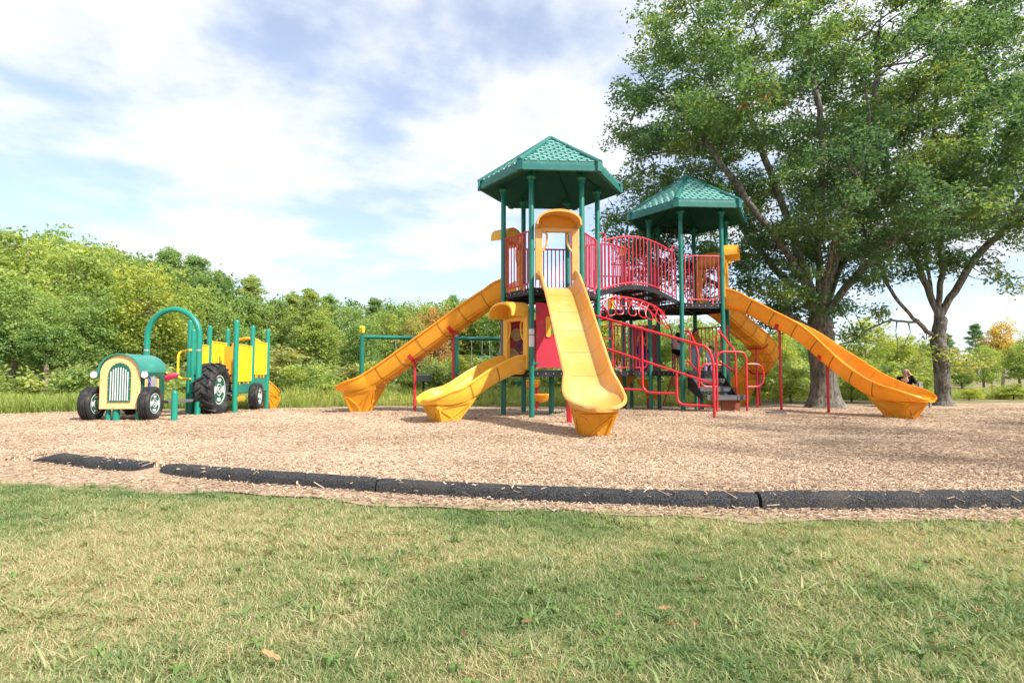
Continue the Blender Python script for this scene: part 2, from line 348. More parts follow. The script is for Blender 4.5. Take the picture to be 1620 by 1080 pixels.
# ------------------------------------------------------------------ terrain
def sstep(a, b, x): t = np.clip((x - a) / (b - a), 0, 1); return t * t * (3 - 2 * t)
_lat = rng.random((64, 64))
def vnoise(x, y):
    xi = np.floor(x).astype(int); yi = np.floor(y).astype(int); fx = x - xi; fy = y - yi
    fx = fx * fx * (3 - 2 * fx); fy = fy * fy * (3 - 2 * fy); g = lambda a, b: _lat[a % 64, b % 64]
    return (g(xi, yi) * (1 - fx) + g(xi + 1, yi) * fx) * (1 - fy) + (g(xi, yi + 1) * (1 - fx) + g(xi + 1, yi + 1) * fx) * fy
def fbm(x, y, o=4): return sum(vnoise(x * 2 ** i + 17 * i, y * 2 ** i + 31 * i) * 0.5 ** (i + 1) for i in range(o)) / (1 - 0.5 ** o)
def terrain(x, y):
    x = np.asarray(x, float); y = np.asarray(y, float)
    z = -0.12 * sstep(14.0, 17.5, y) - 0.10 * sstep(18, 30, y)
    return z + 0.5 * sstep(40, 120, y)
KERB = np.array([(-5.15, 6.32), (-3.39, 5.52), (-1.07, 4.68), (0.42, 4.30), (1.73, 4.12), (3.07, 4.12), (3.9, 4.2), (6.0, 4.55), (9.0, 5.6)])
LAWN = np.array([(-12, 6.6), (-7.0, 5.6), (-4.46, 5.02), (-2.1, 4.62), (-0.99, 4.32), (0.39, 4.02), (1.65, 3.86), (3.3, 3.74), (4.5, 3.8), (9, 4.6), (14, 6)])
kerb_y = lambda x: np.interp(x, KERB[:, 0], KERB[:, 1])
lawn_y = lambda x: np.interp(x, LAWN[:, 0], LAWN[:, 1])
far_y = lambda x: np.interp(x, [-16, -11, -8.5, -5, 0, 6, 9.5, 12, 20], [11.5, 13.2, 16.5, 18.2, 18.2, 18.6, 19.6, 20.2, 20.5])
def grid_mesh(name, X, Y, Z, m, smooth=True):
    ny, nx = X.shape; v = np.stack([X, Y, Z], -1).reshape(-1, 3)
    i = np.arange(nx * ny).reshape(ny, nx); q = np.stack([i[:-1, :-1], i[:-1, 1:], i[1:, 1:], i[1:, :-1]], -1).reshape(-1, 4)
    me = fast_mesh(name, v, q, m); me.polygons.foreach_set('use_smooth', [smooth] * len(me.polygons))
    o = bpy.data.objects.new(name, me); COL.objects.link(o); return o
def ground_mat(name, c1, c2, c3, s1, s2, bump=0.5, bs=30):
    m, nt, N, L = new_mat(name); out = N('ShaderNodeOutputMaterial'); p = N('ShaderNodeBsdfPrincipled'); L(p.outputs[0], out.inputs[0])
    tc = N('ShaderNodeTexCoord')
    a = N('ShaderNodeTexNoise'); a.inputs['Scale'].default_value = s1; a.inputs['Detail'].default_value = 8; L(tc.outputs['Object'], a.inputs['Vector'])
    b = N('ShaderNodeTexNoise'); b.inputs['Scale'].default_value = s2; b.inputs['Detail'].default_value = 6; L(tc.outputs['Object'], b.inputs['Vector'])
    rp = N('ShaderNodeValToRGB'); L(a.outputs[0], rp.inputs[0]); e = rp.color_ramp.elements; e[0].position = 0.35; e[0].color = (*c1, 1); e[1].position = 0.65; e[1].color = (*c2, 1)
    rb = N('ShaderNodeMapRange'); L(b.outputs[0], rb.inputs[0]); rb.inputs[1].default_value = 0.45; rb.inputs[2].default_value = 0.7
    mx = N('ShaderNodeMix'); mx.data_type = 'RGBA'; L(rb.outputs[0], mx.inputs[0]); L(rp.outputs[0], mx.inputs[6]); mx.inputs[7].default_value = (*c3, 1)
    L(mx.outputs[2], p.inputs['Base Color']); p.inputs['Roughness'].default_value = 0.95; p.inputs['Specular IOR Level'].default_value = 0.1
    n = N('ShaderNodeTexNoise'); n.inputs['Scale'].default_value = bs; n.inputs['Detail'].default_value = 8; L(tc.outputs['Object'], n.inputs['Vector'])
    bp = N('ShaderNodeBump'); bp.inputs['Strength'].default_value = bump; bp.inputs['Distance'].default_value = 0.03; L(n.outputs[0], bp.inputs['Height']); L(bp.outputs[0], p.inputs['Normal'])
    return m
M['soil'] = ground_mat('lawn_soil', (0.16, 0.16, 0.07), (0.24, 0.21, 0.11), (0.28, 0.23, 0.14), 3.0, 9.0)
M['dirt'] = ground_mat('bare_dirt', (0.36, 0.26, 0.18), (0.46, 0.34, 0.245), (0.26, 0.19, 0.13), 5.0, 22.0, 0.6, 60)
def mulch_mat():
    m, nt, N, L = new_mat('wood_mulch'); out = N('ShaderNodeOutputMaterial'); p = N('ShaderNodeBsdfPrincipled'); L(p.outputs[0], out.inputs[0])
    tc = N('ShaderNodeTexCoord'); mp = N('ShaderNodeMapping'); L(tc.outputs['Object'], mp.inputs[0])
    nz = N('ShaderNodeTexNoise'); nz.inputs['Scale'].default_value = 14; L(tc.outputs['Object'], nz.inputs['Vector'])
    mix = N('ShaderNodeMix'); mix.data_type = 'VECTOR'; mix.inputs[0].default_value = 0.06; L(mp.outputs[0], mix.inputs[4]); L(nz.outputs[1], mix.inputs[5])
    v = N('ShaderNodeTexVoronoi'); v.inputs['Scale'].default_value = 34; L(mix.outputs[1], v.inputs['Vector'])
    sp = N('ShaderNodeSeparateColor'); L(v.outputs['Color'], sp.inputs[0])
    rp = N('ShaderNodeValToRGB'); L(sp.outputs[0], rp.inputs[0]); e = rp.color_ramp.elements
    e[0].position = 0.0; e[0].color = (0.19, 0.115, 0.07, 1); e[1].position = 1.0; e[1].color = (0.74, 0.59, 0.435, 1)
    x = e.new(0.35); x.color = (0.50, 0.365, 0.25, 1); x = e.new(0.7); x.color = (0.63, 0.48, 0.34, 1)
    b = N('ShaderNodeTexNoise'); b.inputs['Scale'].default_value = 0.55; b.inputs['Detail'].default_value = 5; L(tc.outputs['Object'], b.inputs['Vector'])
    rb = N('ShaderNodeValToRGB'); L(b.outputs[0], rb.inputs[0]); rb.color_ramp.elements[0].position = 0.35; rb.color_ramp.elements[0].color = (0.66, 0.62, 0.58, 1); rb.color_ramp.elements[1].position = 0.65
    mx = N('ShaderNodeMix'); mx.data_type = 'RGBA'; mx.blend_type = 'MULTIPLY'; mx.inputs[0].default_value = 1; L(rp.outputs[0], mx.inputs[6]); L(rb.outputs[0], mx.inputs[7])
    L(mx.outputs[2], p.inputs['Base Color']); p.inputs['Roughness'].default_value = 0.9; p.inputs['Specular IOR Level'].default_value = 0.15
    bp = N('ShaderNodeBump'); bp.inputs['Strength'].default_value = 1.0; bp.inputs['Distance'].default_value = 0.02; L(v.outputs['Distance'], bp.inputs['Height']); L(bp.outputs[0], p.inputs['Normal'])
    return m
M['mulch'] = mulch_mat()
xs = np.concatenate([np.linspace(-420, -40, 20), np.linspace(-36, 36, 73), np.linspace(40, 420, 20)])
ys = np.concatenate([np.linspace(-30, -2, 8), np.linspace(-1, 45, 93), np.linspace(50, 700, 30)])
X, Y = np.meshgrid(xs, ys)
Zg = terrain(X, Y) - 0.035 - 0.09 * ((Y > kerb_y(X) + 0.6) & (Y < far_y(X) - 0.8) & (X > -13) & (X < 12))
props(grid_mesh('ground', X, Y, Zg, 'soil'), 'grassy ground running from the lawn back to the woods', None, None, 'structure')
# mulch bed: fills the play area inside the rubber border
def mulch_z(x, y):
    z = terrain(x, y) + 0.066 * (1 - sstep(0.2, 2.6, y - kerb_y(x))) * sstep(-5.7, -4.7, x) + 0.05 * (fbm(x * 0.55 + 9, y * 0.8 + 4, 3) - 0.5)
    for cx, cy, r, d in ((1.32, 8.2, 0.75, 0.085), (8.7, 11.6, 0.7, 0.085), (-1.9, 11.0, 0.6, 0.07), (-4.4, 14.5, 0.6, 0.06)):
        z = z - d * np.exp(-((x - cx) ** 2 + (y - cy) ** 2) / (r * r))
    return z
xs = np.linspace(-16, 20, 200); t = np.linspace(0, 1, 150)[:, None]
X = np.repeat(xs[None], 150, 0); y0 = np.where(xs < -5.1, np.interp(xs, [-16, -8, -5.1], [7.0, 6.5, 6.3]), kerb_y(xs) + 0.05); Y = y0[None] * (1 - t ** 1.5) + far_y(xs)[None] * t ** 1.5
Zm = mulch_z(X, Y); Zm[0] = -0.06; Y[0] -= 0.03
props(grid_mesh('mulch_bed', X, Y, Zm, 'mulch'), 'tan wood chip mulch bed under the play equipment', None, None, 'structure')
t = np.linspace(0, 1, 12)[:, None]; xs = np.linspace(-13, 12, 120); X = np.repeat(xs[None], 12, 0)
y1 = np.where(xs < -5.1, np.interp(xs, [-16, -8, -5.1], [6.95, 6.35, 6.2]), kerb_y(xs)); Y = (lawn_y(xs) - 0.10 + 0.12 * np.sin(xs * 5.1) * np.sin(xs * 2.3 + 1))[None] * (1 - t) + (y1 + 0.02)[None] * t
props(grid_mesh('dirt_strip', X, Y, terrain(X, Y) - 0.012 + 0.02 * (fbm(X * 2, Y * 2, 3) - 0.5) + 0.05 * np.exp(-((X + 3.3) ** 2 / .05 + (Y - 5.5) ** 2 / .06)), 'dirt'), 'bare dirt strip between the lawn and the rubber border', None, None, 'structure')
b = MB(); b.prism([(-12.0, 5.72), (-5.55, 5.88), (-5.3, 6.02), (-5.45, 6.2), (-12, 6.4)], (0, 0, -0.05), (1, 0, 0), (0, 1, 0), (0, 0, 1), 0.083)
props(b.build('concrete_path', 'concrete', bevel=0.01), 'pale concrete path ending at the mulch', None, None, 'structure')

# rubber border pieces
def kerb_material():
    m, nt, N, L = new_mat('recycled_rubber'); out = N('ShaderNodeOutputMaterial'); p = N('ShaderNodeBsdfPrincipled'); L(p.outputs[0], out.inputs[0])
    tc = N('ShaderNodeTexCoord'); v = N('ShaderNodeTexVoronoi'); v.inputs['Scale'].default_value = 170; L(tc.outputs['Object'], v.inputs['Vector'])
    sp = N('ShaderNodeSeparateColor'); L(v.outputs['Color'], sp.inputs[0])
    rp = N('ShaderNodeValToRGB'); L(sp.outputs[0], rp.inputs[0]); e = rp.color_ramp.elements; e[0].position = 0.2; e[0].color = (0.010, 0.011, 0.014, 1); e[1].position = 1; e[1].color = (0.085, 0.085, 0.09, 1)
    n = N('ShaderNodeTexNoise'); n.inputs['Scale'].default_value = 3; n.inputs['Detail'].default_value = 8; L(tc.outputs['Object'], n.inputs['Vector'])
    r2 = N('ShaderNodeMapRange'); L(n.outputs[0], r2.inputs[0]); r2.inputs[1].default_value = 0.55; r2.inputs[2].default_value = 0.85; r2.inputs[4].default_value = 0.35
    mx = N('ShaderNodeMix'); mx.data_type = 'RGBA'; L(r2.outputs[0], mx.inputs[0]); L(rp.outputs[0], mx.inputs[6]); mx.inputs[7].default_value = (0.16, 0.13, 0.10, 1)
    L(mx.outputs[2], p.inputs['Base Color']); p.inputs['Roughness'].default_value = 0.8; p.inputs['Specular IOR Level'].default_value = 0.3
    bp = N('ShaderNodeBump'); bp.inputs['Strength'].default_value = 0.9; bp.inputs['Distance'].default_value = 0.006; L(v.outputs['Distance'], bp.inputs['Height']); L(bp.outputs[0], p.inputs['Normal'])
    return m
M['crumb'] = kerb_material()
def kerb_piece(x0, x1, label, taper0=False, dz=0.0, rot=0.0):
    n = 26; rings = []
    cs = [Vector((x, float(np.interp(x, KS[:, 0], KS[:, 1])), 0)) for x in np.linspace(x0, x1, n)]
    for i, c in enumerate(cs):
        t = (cs[min(i + 1, n - 1)] - cs[max(i - 1, 0)]).normalized(); s = Vector((t.y, -t.x, 0)); h = 0.088 + dz
        if taper0: h *= min(1, 0.12 + 0.88 * (i / 5.0) ** 0.7)
        if i in (0, n - 1): h *= 0.93
        w = 0.085
        prof = [(-w, -0.06), (-w, h * 0.45), (-w * 0.82, h * 0.78), (-w * 0.5, h * 0.95), (0, h), (w * 0.5, h * 0.95), (w * 0.82, h * 0.78), (w, h * 0.45), (w, -0.06)]
        wob = 0.003 * math.sin(i * 1.7 + x0)
        rings.append([c + s * (x + wob) + Vector((0, 0, z + 0.002 * math.sin(i * 0.9 + x1) if z > 0 else z)) for x, z in prof])
    b = MB(); b.sweep(rings)
    return props(b.build('rubber_border', 'crumb', origin=cs[0]), label, 'border', 'rubber border pieces along the mulch')
_k = catmull([(x, y, 0) for x, y in KERB], 10); KS = np.array([(p.x, p.y) for p in _k])
kerb_piece(-5.0, -3.42, 'short black rubber border piece with a tapered end beside the concrete path', True)
kerb_piece(-3.18, -1.05, 'black rubber border piece just after the gap filled with chips')
kerb_piece(-1.035, 1.70, 'long black rubber border piece in front of the middle slide')
kerb_piece(1.72, 5.2, 'black rubber border piece running out of the picture at the lower right', dz=0.012)

# ------------------------------------------------------------------ scattered stuff (grass, chips)
def scatter(name, pts, rot, scl, idx, tint, protos, label, cat):
    me = bpy.data.meshes.new(name); n = len(pts); me.vertices.add(n); me.vertices.foreach_set('co', np.ascontiguousarray(pts, dtype=np.float32).ravel())
    a = me.attributes.new('rot', 'FLOAT_VECTOR', 'POINT'); a.data.foreach_set('vector', np.ascontiguousarray(rot, dtype=np.float32).ravel())
    for k, v in (('scl', scl), ('tint', tint)):
        a = me.attributes.new(k, 'FLOAT', 'POINT'); a.data.foreach_set('value', np.ascontiguousarray(v, dtype=np.float32))
    a = me.attributes.new('idx', 'INT', 'POINT'); a.data.foreach_set('value', np.ascontiguousarray(idx, dtype=np.int32))
    o = bpy.data.objects.new(name, me); COL.objects.link(o)
    pc = bpy.data.collections.new(name + '_source')
    for p in protos: pc.objects.link(p)
    g = bpy.data.node_groups.new(name + '_scatter', 'GeometryNodeTree')
    g.interface.new_socket('Geometry', in_out='INPUT', socket_type='NodeSocketGeometry'); g.interface.new_socket('Geometry', in_out='OUTPUT', socket_type='NodeSocketGeometry')
    N = g.nodes.new; L = g.links.new; gi = N('NodeGroupInput'); go = N('NodeGroupOutput')
    ci = N('GeometryNodeCollectionInfo'); ci.inputs['Collection'].default_value = pc; ci.inputs['Separate Children'].default_value = True; ci.inputs['Reset Children'].default_value = True
    iop = N('GeometryNodeInstanceOnPoints'); L(gi.outputs[0], iop.inputs['Points']); L(ci.outputs[0], iop.inputs['Instance']); iop.inputs['Pick Instance'].default_value = True
    def na(nm, dt):
        x = N('GeometryNodeInputNamedAttribute'); x.data_type = dt; x.inputs['Name'].default_value = nm; return x.outputs['Attribute']
    e = N('FunctionNodeEulerToRotation'); L(na('rot', 'FLOAT_VECTOR'), e.inputs[0]); L(e.outputs[0], iop.inputs['Rotation'])
    L(na('scl', 'FLOAT'), iop.inputs['Scale']); L(na('idx', 'INT'), iop.inputs['Instance Index'])
    L(iop.outputs[0], go.inputs[0])
    md = o.modifiers.new('scatter', 'NODES'); md.node_group = g
    return props(o, label, cat, None, 'stuff')
def proto(name, vs, fs, m, rnd):
    me = bpy.data.meshes.new(name); me.from_pydata(vs, [], fs); me.materials.append(M[m])
    a = me.attributes.new('rnd', 'FLOAT', 'POINT'); a.data.foreach_set('value', rnd)
    return bpy.data.objects.new(name, me)
def blade_clump(name, nb, hmin, hmax, w, spread, m, lean=0.5):
    vs, fs, rn = [], [], []
    for i in range(nb):
        a = random.uniform(0, 6.283); r = spread * math.sqrt(random.random()); x, y = r * math.cos(a), r * math.sin(a)
        h = random.uniform(hmin, hmax); d = random.uniform(0, 6.283); k = random.uniform(0.15, lean) * h; ww = w * random.uniform(0.6, 1.3)
        curl = random.uniform(0.5, 1.6); pd = d + 1.57 + random.uniform(-.4, .4); px_, py_ = math.cos(pd) * ww / 2, math.sin(pd) * ww / 2; b = len(vs)
        for tt, wf in ((0, .8), (0.4, 1), (0.75, .7), (1.0, 0)):
            f = k * tt ** 1.8 * 1.6 * curl; z = h * (tt - 0.22 * curl * tt ** 3)
            cx, cy = x + math.cos(d) * f, y + math.sin(d) * f
            if wf: vs += [(cx - px_ * wf, cy - py_ * wf, z), (cx + px_ * wf, cy + py_ * wf, z)]
            else: vs.append((cx, cy, z))
        fs += [(b, b + 1, b + 3, b + 2), (b + 2, b + 3, b + 5, b + 4), (b + 4, b + 5, b + 6)]
        rv = random.random(); rn += [rv] * 7
    return proto(name, vs, fs, m, rn)
M['blade'] = leaf_mat('grass_blade', [(0.0, (0.12, 0.205, 0.08)), (0.26, (0.20, 0.28, 0.105)), (0.50, (0.315, 0.345, 0.155)), (0.72, (0.50, 0.455, 0.27)), (0.92, (0.61, 0.53, 0.37)), (1.0, (0.46, 0.22, 0.06))], 0.35, use_tint=False, inst=True)
M['meadow'] = leaf_mat('meadow_blade', [(0.0, (0.15, 0.23, 0.06)), (0.5, (0.30, 0.36, 0.09)), (1.0, (0.50, 0.47, 0.18))], 0.4, use_tint=False, inst=True)
gp = [blade_clump('grass_short_tuft', 26, 0.014, 0.042, 0.0026, 0.040, 'blade', 0.9) for i in range(6)]
gp += [blade_clump('grass_tall_tuft', 9, 0.03, 0.07, 0.0065, 0.020, 'blade', 1.0) for i in range(3)]
def lawn_points():
    out = []
    for (ya, yb, dens) in ((0.6, 1.6, 3200), (1.6, 2.8, 2400), (2.8, 5.2, 1600)):
        xm = yb * 0.92 + 0.4; n = int(dens * 2 * xm * (yb - ya)); x = rng.uniform(-xm, xm, n); y = rng.uniform(ya, yb, n); out.append(np.stack([x, y], 1))
    n = 14000; out.append(np.stack([rng.uniform(-9, -3.4, n), rng.uniform(3.5, 5.6, n)], 1))
    p = np.concatenate(out); e = lawn_y(p[:, 0]) - p[:, 1] + 0.22 * (fbm(p[:, 0] * 2.2, p[:, 1] * 2.2, 3) - 0.5)
    thin = 0.55 + 0.45 * sstep(0.25, 0.6, fbm(p[:, 0] * 1.4 + 5, p[:, 1] * 1.4, 3))
    return p[(e > 0) & (rng.random(len(p)) < np.clip(e / 0.09, 0.15, 1) * thin)]
p = lawn_points(); n = len(p)
g1 = fbm(p[:, 0] * 0.9 + 3, p[:, 1] * 1.3 + 8, 3); g2 = fbm(p[:, 0] * 3.1 + 40, p[:, 1] * 3.1, 3)
g3 = fbm(p[:, 0] * 0.45 + 60, p[:, 1] * 0.6 + 11, 2)
tint = np.clip(0.13 + 0.85 * (g1 - 0.48) + 0.6 * (g2 - 0.5) + 0.5 * (g3 - 0.45) + 0.09 * sstep(0.2, 2.0, p[:, 0]) - 0.02 + rng.normal(0, 0.11, n), -0.25, 0.44)
tall = (rng.random(n) < 0.025 + 0.07 * (g2 > 0.58)).astype(int); idx = np.where(tall, rng.integers(6, 9, n), rng.integers(0, 6, n))
tint = np.where(tall, tint - 0.22, tint)
scl = rng.uniform(0.7, 1.25, n) * (0.8 + 0.5 * fbm(p[:, 0] * 1.7, p[:, 1] * 1.7 + 20, 2))
rot = np.stack([rng.normal(0, 0.12, n), rng.normal(0, 0.12, n), rng.uniform(0, 6.283, n)], 1)
pts = np.concatenate([p, (terrain(p[:, 0], p[:, 1]) - 0.034)[:, None]], 1)
scatter('lawn_grass', pts, rot, scl, idx, tint, gp, 'mown lawn with dry straw and green tufts', 'grass')
# wood chips
M['chip'] = leaf_mat('wood_chip', [(0.0, (0.24, 0.16, 0.115)), (0.3, (0.46, 0.335, 0.235)), (0.7, (0.62, 0.485, 0.36)), (1.0, (0.74, 0.63, 0.50))], 0.0, use_tint=False, inst=True, rough=0.85, spec=0.15)
def chip(name, l, w, h):
    vs = []; bend = random.uniform(-.3, .3) * h
    for i, x in enumerate((-1, 0.05, 1)):
        ww = w * random.uniform(0.6, 1.0); zz = bend if i == 1 else 0; yo = random.uniform(-.2, .2) * w
        vs += [(x * l / 2, yo - ww / 2, zz - h / 2), (x * l / 2, yo + ww / 2, zz - h / 2), (x * l / 2, yo + ww / 2, zz + h / 2), (x * l / 2, yo - ww / 2, zz + h / 2)]
    fs = [(0, 1, 2, 3), (8, 11, 10, 9)]
    for j in (0, 4): fs += [(j + k, j + 4 + k, j + 4 + (k + 1) % 4, j + (k + 1) % 4) for k in range(4)]
    return proto(name, vs, fs, 'chip', [random.uniform(0.1, 0.5)] * 12)
cp = [chip('chip', l, w, h) for l, w, h in ((.036, .010, .004), (.05, .008, .004), (.026, .011, .005), (.032, .014, .004), (.062, .007, .004), (.02, .007, .003))]
def chip_points():
    out = []
    for (ya, yb, dens) in ((4.0, 6.0, 2600), (6.0, 8.5, 1200), (8.5, 12, 420), (12, 17.5, 120)):
        xm = yb * 0.93 + 0.3; n = int(dens * 2 * xm * (yb - ya)); x = rng.uniform(-xm, xm, n); y = rng.uniform(ya, yb, n); out.append(np.stack([x, y], 1))
    p = np.concatenate(out); inside = p[:, 1] > np.where(p[:, 0] < -5.1, 6.42, kerb_y(p[:, 0])) + 0.06
    n = 4800; q = np.stack([rng.uniform(-6.5, 4.5, n), rng.random(n)], 1); yy = lawn_y(q[:, 0]) - 0.08 + q[:, 1] ** 0.8 * (np.where(q[:, 0] < -5.1, 5.75, kerb_y(q[:, 0])) - 0.1 - lawn_y(q[:, 0]) + 0.08)
    q[:, 1] = yy; p1 = p[inside & (p[:, 1] < far_y(p[:, 0]))]
    z1 = mulch_z(p1[:, 0], p1[:, 1]) + rng.uniform(0.001, 0.012, len(p1)); z2 = terrain(q[:, 0], q[:, 1]) + rng.uniform(-0.006, 0.004, len(q))
    return np.concatenate([np.concatenate([p1, z1[:, None]], 1), np.concatenate([q, z2[:, None]], 1)])
p = chip_points(); n = len(p)
rot = np.stack([rng.normal(0, 0.28, n), rng.normal(0, 0.22, n), rng.uniform(0, 6.283, n)], 1)
scatter('wood_chips', p, rot, rng.uniform(0.55, 1.1, n) * (1 + 0.06 * np.clip(p[:, 1] - 6, 0, 8)), rng.integers(0, 6, n), np.clip(rng.normal(0.20, 0.22, n) + 0.5 * (fbm(p[:, 0] * .7, p[:, 1] * .7, 3) - .5), -0.35, 0.62), cp, 'loose tan wood chips covering the mulch bed', 'mulch')
# chips and straw strewn over the border, and fallen leaves on lawn and mulch
n = 420; k = rng.integers(0, len(KS) - 20, n); kx = KS[k, 0] + rng.normal(0, .04, n); off = rng.normal(.02, .07, n); ky = np.interp(kx, KS[:, 0], KS[:, 1]) + off
kz = .092 * np.sqrt(np.clip(1 - (off / .105) ** 2, 0.05, 1)) + .006
scatter('strewn_chips', np.stack([kx, ky, kz], 1), np.stack([rng.normal(0, .3, n), rng.normal(0, .3, n), rng.uniform(0, 6.28, n)], 1), rng.uniform(.7, 1.5, n), rng.integers(0, 6, n), np.clip(rng.normal(.3, .2, n), -.3, .6), [chip('strewn_chip', l, w, h) for l, w, h in ((.036, .010, .004), (.07, .005, .003), (.026, .011, .005), (.032, .014, .004), (.085, .004, .003), (.02, .007, .003))], 'wood chips and straw strewn over the rubber border', 'mulch')
M['litter'] = leaf_mat('fallen_leaf', [(0.0, (0.15, 0.085, 0.05)), (0.4, (0.33, 0.20, 0.10)), (0.8, (0.50, 0.36, 0.18)), (1.0, (0.58, 0.48, 0.24))], 0.2, use_tint=False, inst=True, rough=0.8)
def dead_leaf(name, l, w):
    pr = [(-.5, 0), (-.3, .32), (-.12, .22), (.05, .5), (.2, .28), (.36, .34), (.5, 0)]; vs = [(x * l, y * w, abs(y) * .25 * w + random.uniform(-.1, .2) * w * .3) for x, y in pr] + [(x * l, -y * w, abs(y) * .3 * w) for x, y in pr[-2:0:-1]]; b = len(vs)
    return proto(name, vs + [(-.1 * l, 0, -.004), (.2 * l, 0, -.004)], [(0, 1, 2, b), (b, 2, 3, b + 1), (b + 1, 3, 4, 5), (b + 1, 5, 6, 7), (b + 1, 7, 8, 9), (b, b + 1, 9, 10), (0, b, 10, 11)], 'litter', [random.random() * .6] * (b + 2))
n = 260; yy = .9 + rng.random(n) ** 1.2 * 12; xx = rng.uniform(-1, 1, n) * (.9 * yy + .5); zz = np.where(yy > np.where(xx < -5.1, 6.2, kerb_y(xx)) + .1, mulch_z(xx, yy) + .012, np.where(yy < lawn_y(xx), .012 + rng.random(n) * .018, .006))
scatter('fallen_leaves', np.stack([xx, yy, zz], 1), np.stack([rng.normal(0, .35, n), rng.normal(0, .35, n), rng.uniform(0, 6.28, n)], 1), rng.uniform(.6, 1.3, n), rng.integers(0, 3, n), rng.uniform(0, .4, n), [dead_leaf('dead_leaf', .042, .022), dead_leaf('dead_leaf', .03, .018), dead_leaf('dead_leaf', .055, .022)], 'brown and yellow fallen leaves scattered over lawn and mulch', 'leaves')
# low broad leaved weeds in the lawn
M['weed'] = leaf_mat('weed_leaf', [(0.0, (0.12, 0.21, 0.06)), (1.0, (0.22, 0.31, 0.09))], 0.3, use_tint=False, inst=True)
def rosette(name, nl, l, w):
    vs, fs = [], []
    for i in range(nl):
        a = i * 6.283 / nl + random.uniform(-.3, .3); ll = l * random.uniform(.6, 1.1); c, s_ = math.cos(a), math.sin(a); b = len(vs)
        for t, ww, z in ((0, .15, .005), (.35, .8, .022), (.7, 1, .024), (1, .1, .008)): vs += [(c * ll * t - s_ * w * ww / 2, s_ * ll * t + c * w * ww / 2, z + .006), (c * ll * t + s_ * w * ww / 2, s_ * ll * t - c * w * ww / 2, z + .006)]
        fs += [(b + k, b + k + 1, b + k + 3, b + k + 2) for k in (0, 2, 4)]
    return proto(name, vs, fs, 'weed', [random.random() * .8] * len(vs))
n = 300; yy = .8 + rng.random(n) * 3.6; xx = rng.uniform(-1, 1, n) * (.9 * yy + .3); k = (fbm(xx * 1.1 + 70, yy * 1.1, 2) > .5) & (yy < lawn_y(xx) - .05); xx, yy = xx[k], yy[k]; n = len(xx)
scatter('lawn_weeds', np.stack([xx, yy, np.full(n, -.022)], 1), np.stack([rng.normal(0, .15, n), rng.normal(0, .15, n), rng.uniform(0, 6.28, n)], 1), rng.uniform(.6, 1.2, n), rng.integers(0, 3, n), rng.uniform(-.1, .3, n), [rosette('weed_rosette', 7, .036, .011), rosette('weed_rosette', 5, .03, .014), rosette('weed_rosette', 9, .042, .008)], 'low broad leaved weeds growing in the lawn', 'weeds')
# meadow along the wood
mp_ = [blade_clump('meadow_tuft', 26, 0.25, 0.65, 0.02, 0.16, 'meadow', 0.5) for i in range(4)]
n = 12000; x = rng.uniform(-34, 34, n); y = far_y(x) + 0.5 + rng.random(n) ** 1.3 * 13
keep = ((x < 8.5) | (y > far_y(x) + 4.5)) & (np.abs(x - 12) > 3.5 * (y < 24)); x, y = x[keep], y[keep]; n = len(x)
scatter('meadow_grass', np.stack([x, y, terrain(x, y) - 0.04], 1), np.stack([np.zeros(n), np.zeros(n), rng.uniform(0, 6.28, n)], 1), rng.uniform(0.6, 1.2, n) * np.where(x > 8.5, 0.55, 1.0) * np.where(x < -8, 0.8, np.clip(0.35 + 0.25 * (y - far_y(x)), 0.35, 1.2)), rng.integers(0, 4, n), np.clip(0.1 + 0.7 * (fbm(x * .4, y * .4, 3) - .4), -.2, .5), mp_, 'tall yellow green meadow grass in front of the woods', 'grass')

# ------------------------------------------------------------------ main play structure
PHI = 4.0; HR = 1.07; ZU = 2.70; ZL = 0.98; PR = 0.056
TL = Vector((0.876, 13.0, 0)); TR_ = Vector((4.77, 15.63, 0)); TB = Vector((3.10, 16.44, 0))
def hexv(c, r=HR, z=0.0, phi=PHI): return [c + Vector((r * math.cos(R(phi + 60 * k)), r * math.sin(R(phi + 60 * k)), z)) for k in range(6)]
def gz(p): return float(mulch_z(np.array([p[0]]), np.array([p[1]]))[0])
vL, vR, vB = hexv(TL), hexv(TR_), hexv(TB)
PS = empty('play_structure', (2.8, 14.4, 0), 'large red, green and yellow play structure with two roofed towers, slides and an arched bridge', 'playground')
def post(p, z1, parent, m='green', cap=True, r=PR, z0=None):
    b = MB(); z0 = gz(p) - 0.15 if z0 is None else z0
    b.lathe([(r, z0), (r, z1 - r * 0.5), (r * 0.92, z1 - r * 0.15), (r * 0.6, z1 + r * .2), (0.001, z1 + r * .3)], (p[0], p[1], 0), seg=14)
    return b.build('post', m, parent)
for p in vL + vR: post(p, 5.12, PS)
def collar(p, z, parent):                                     # roof bracket at the head of a post
    b = MB(); b.lathe([(PR + .012, z - .1), (PR + .014, z - .02), (PR + .05, z + .02), (PR + .05, z + .05)], (p[0], p[1], 0), seg=12)
    b.build('roof_bracket', 'green', parent)

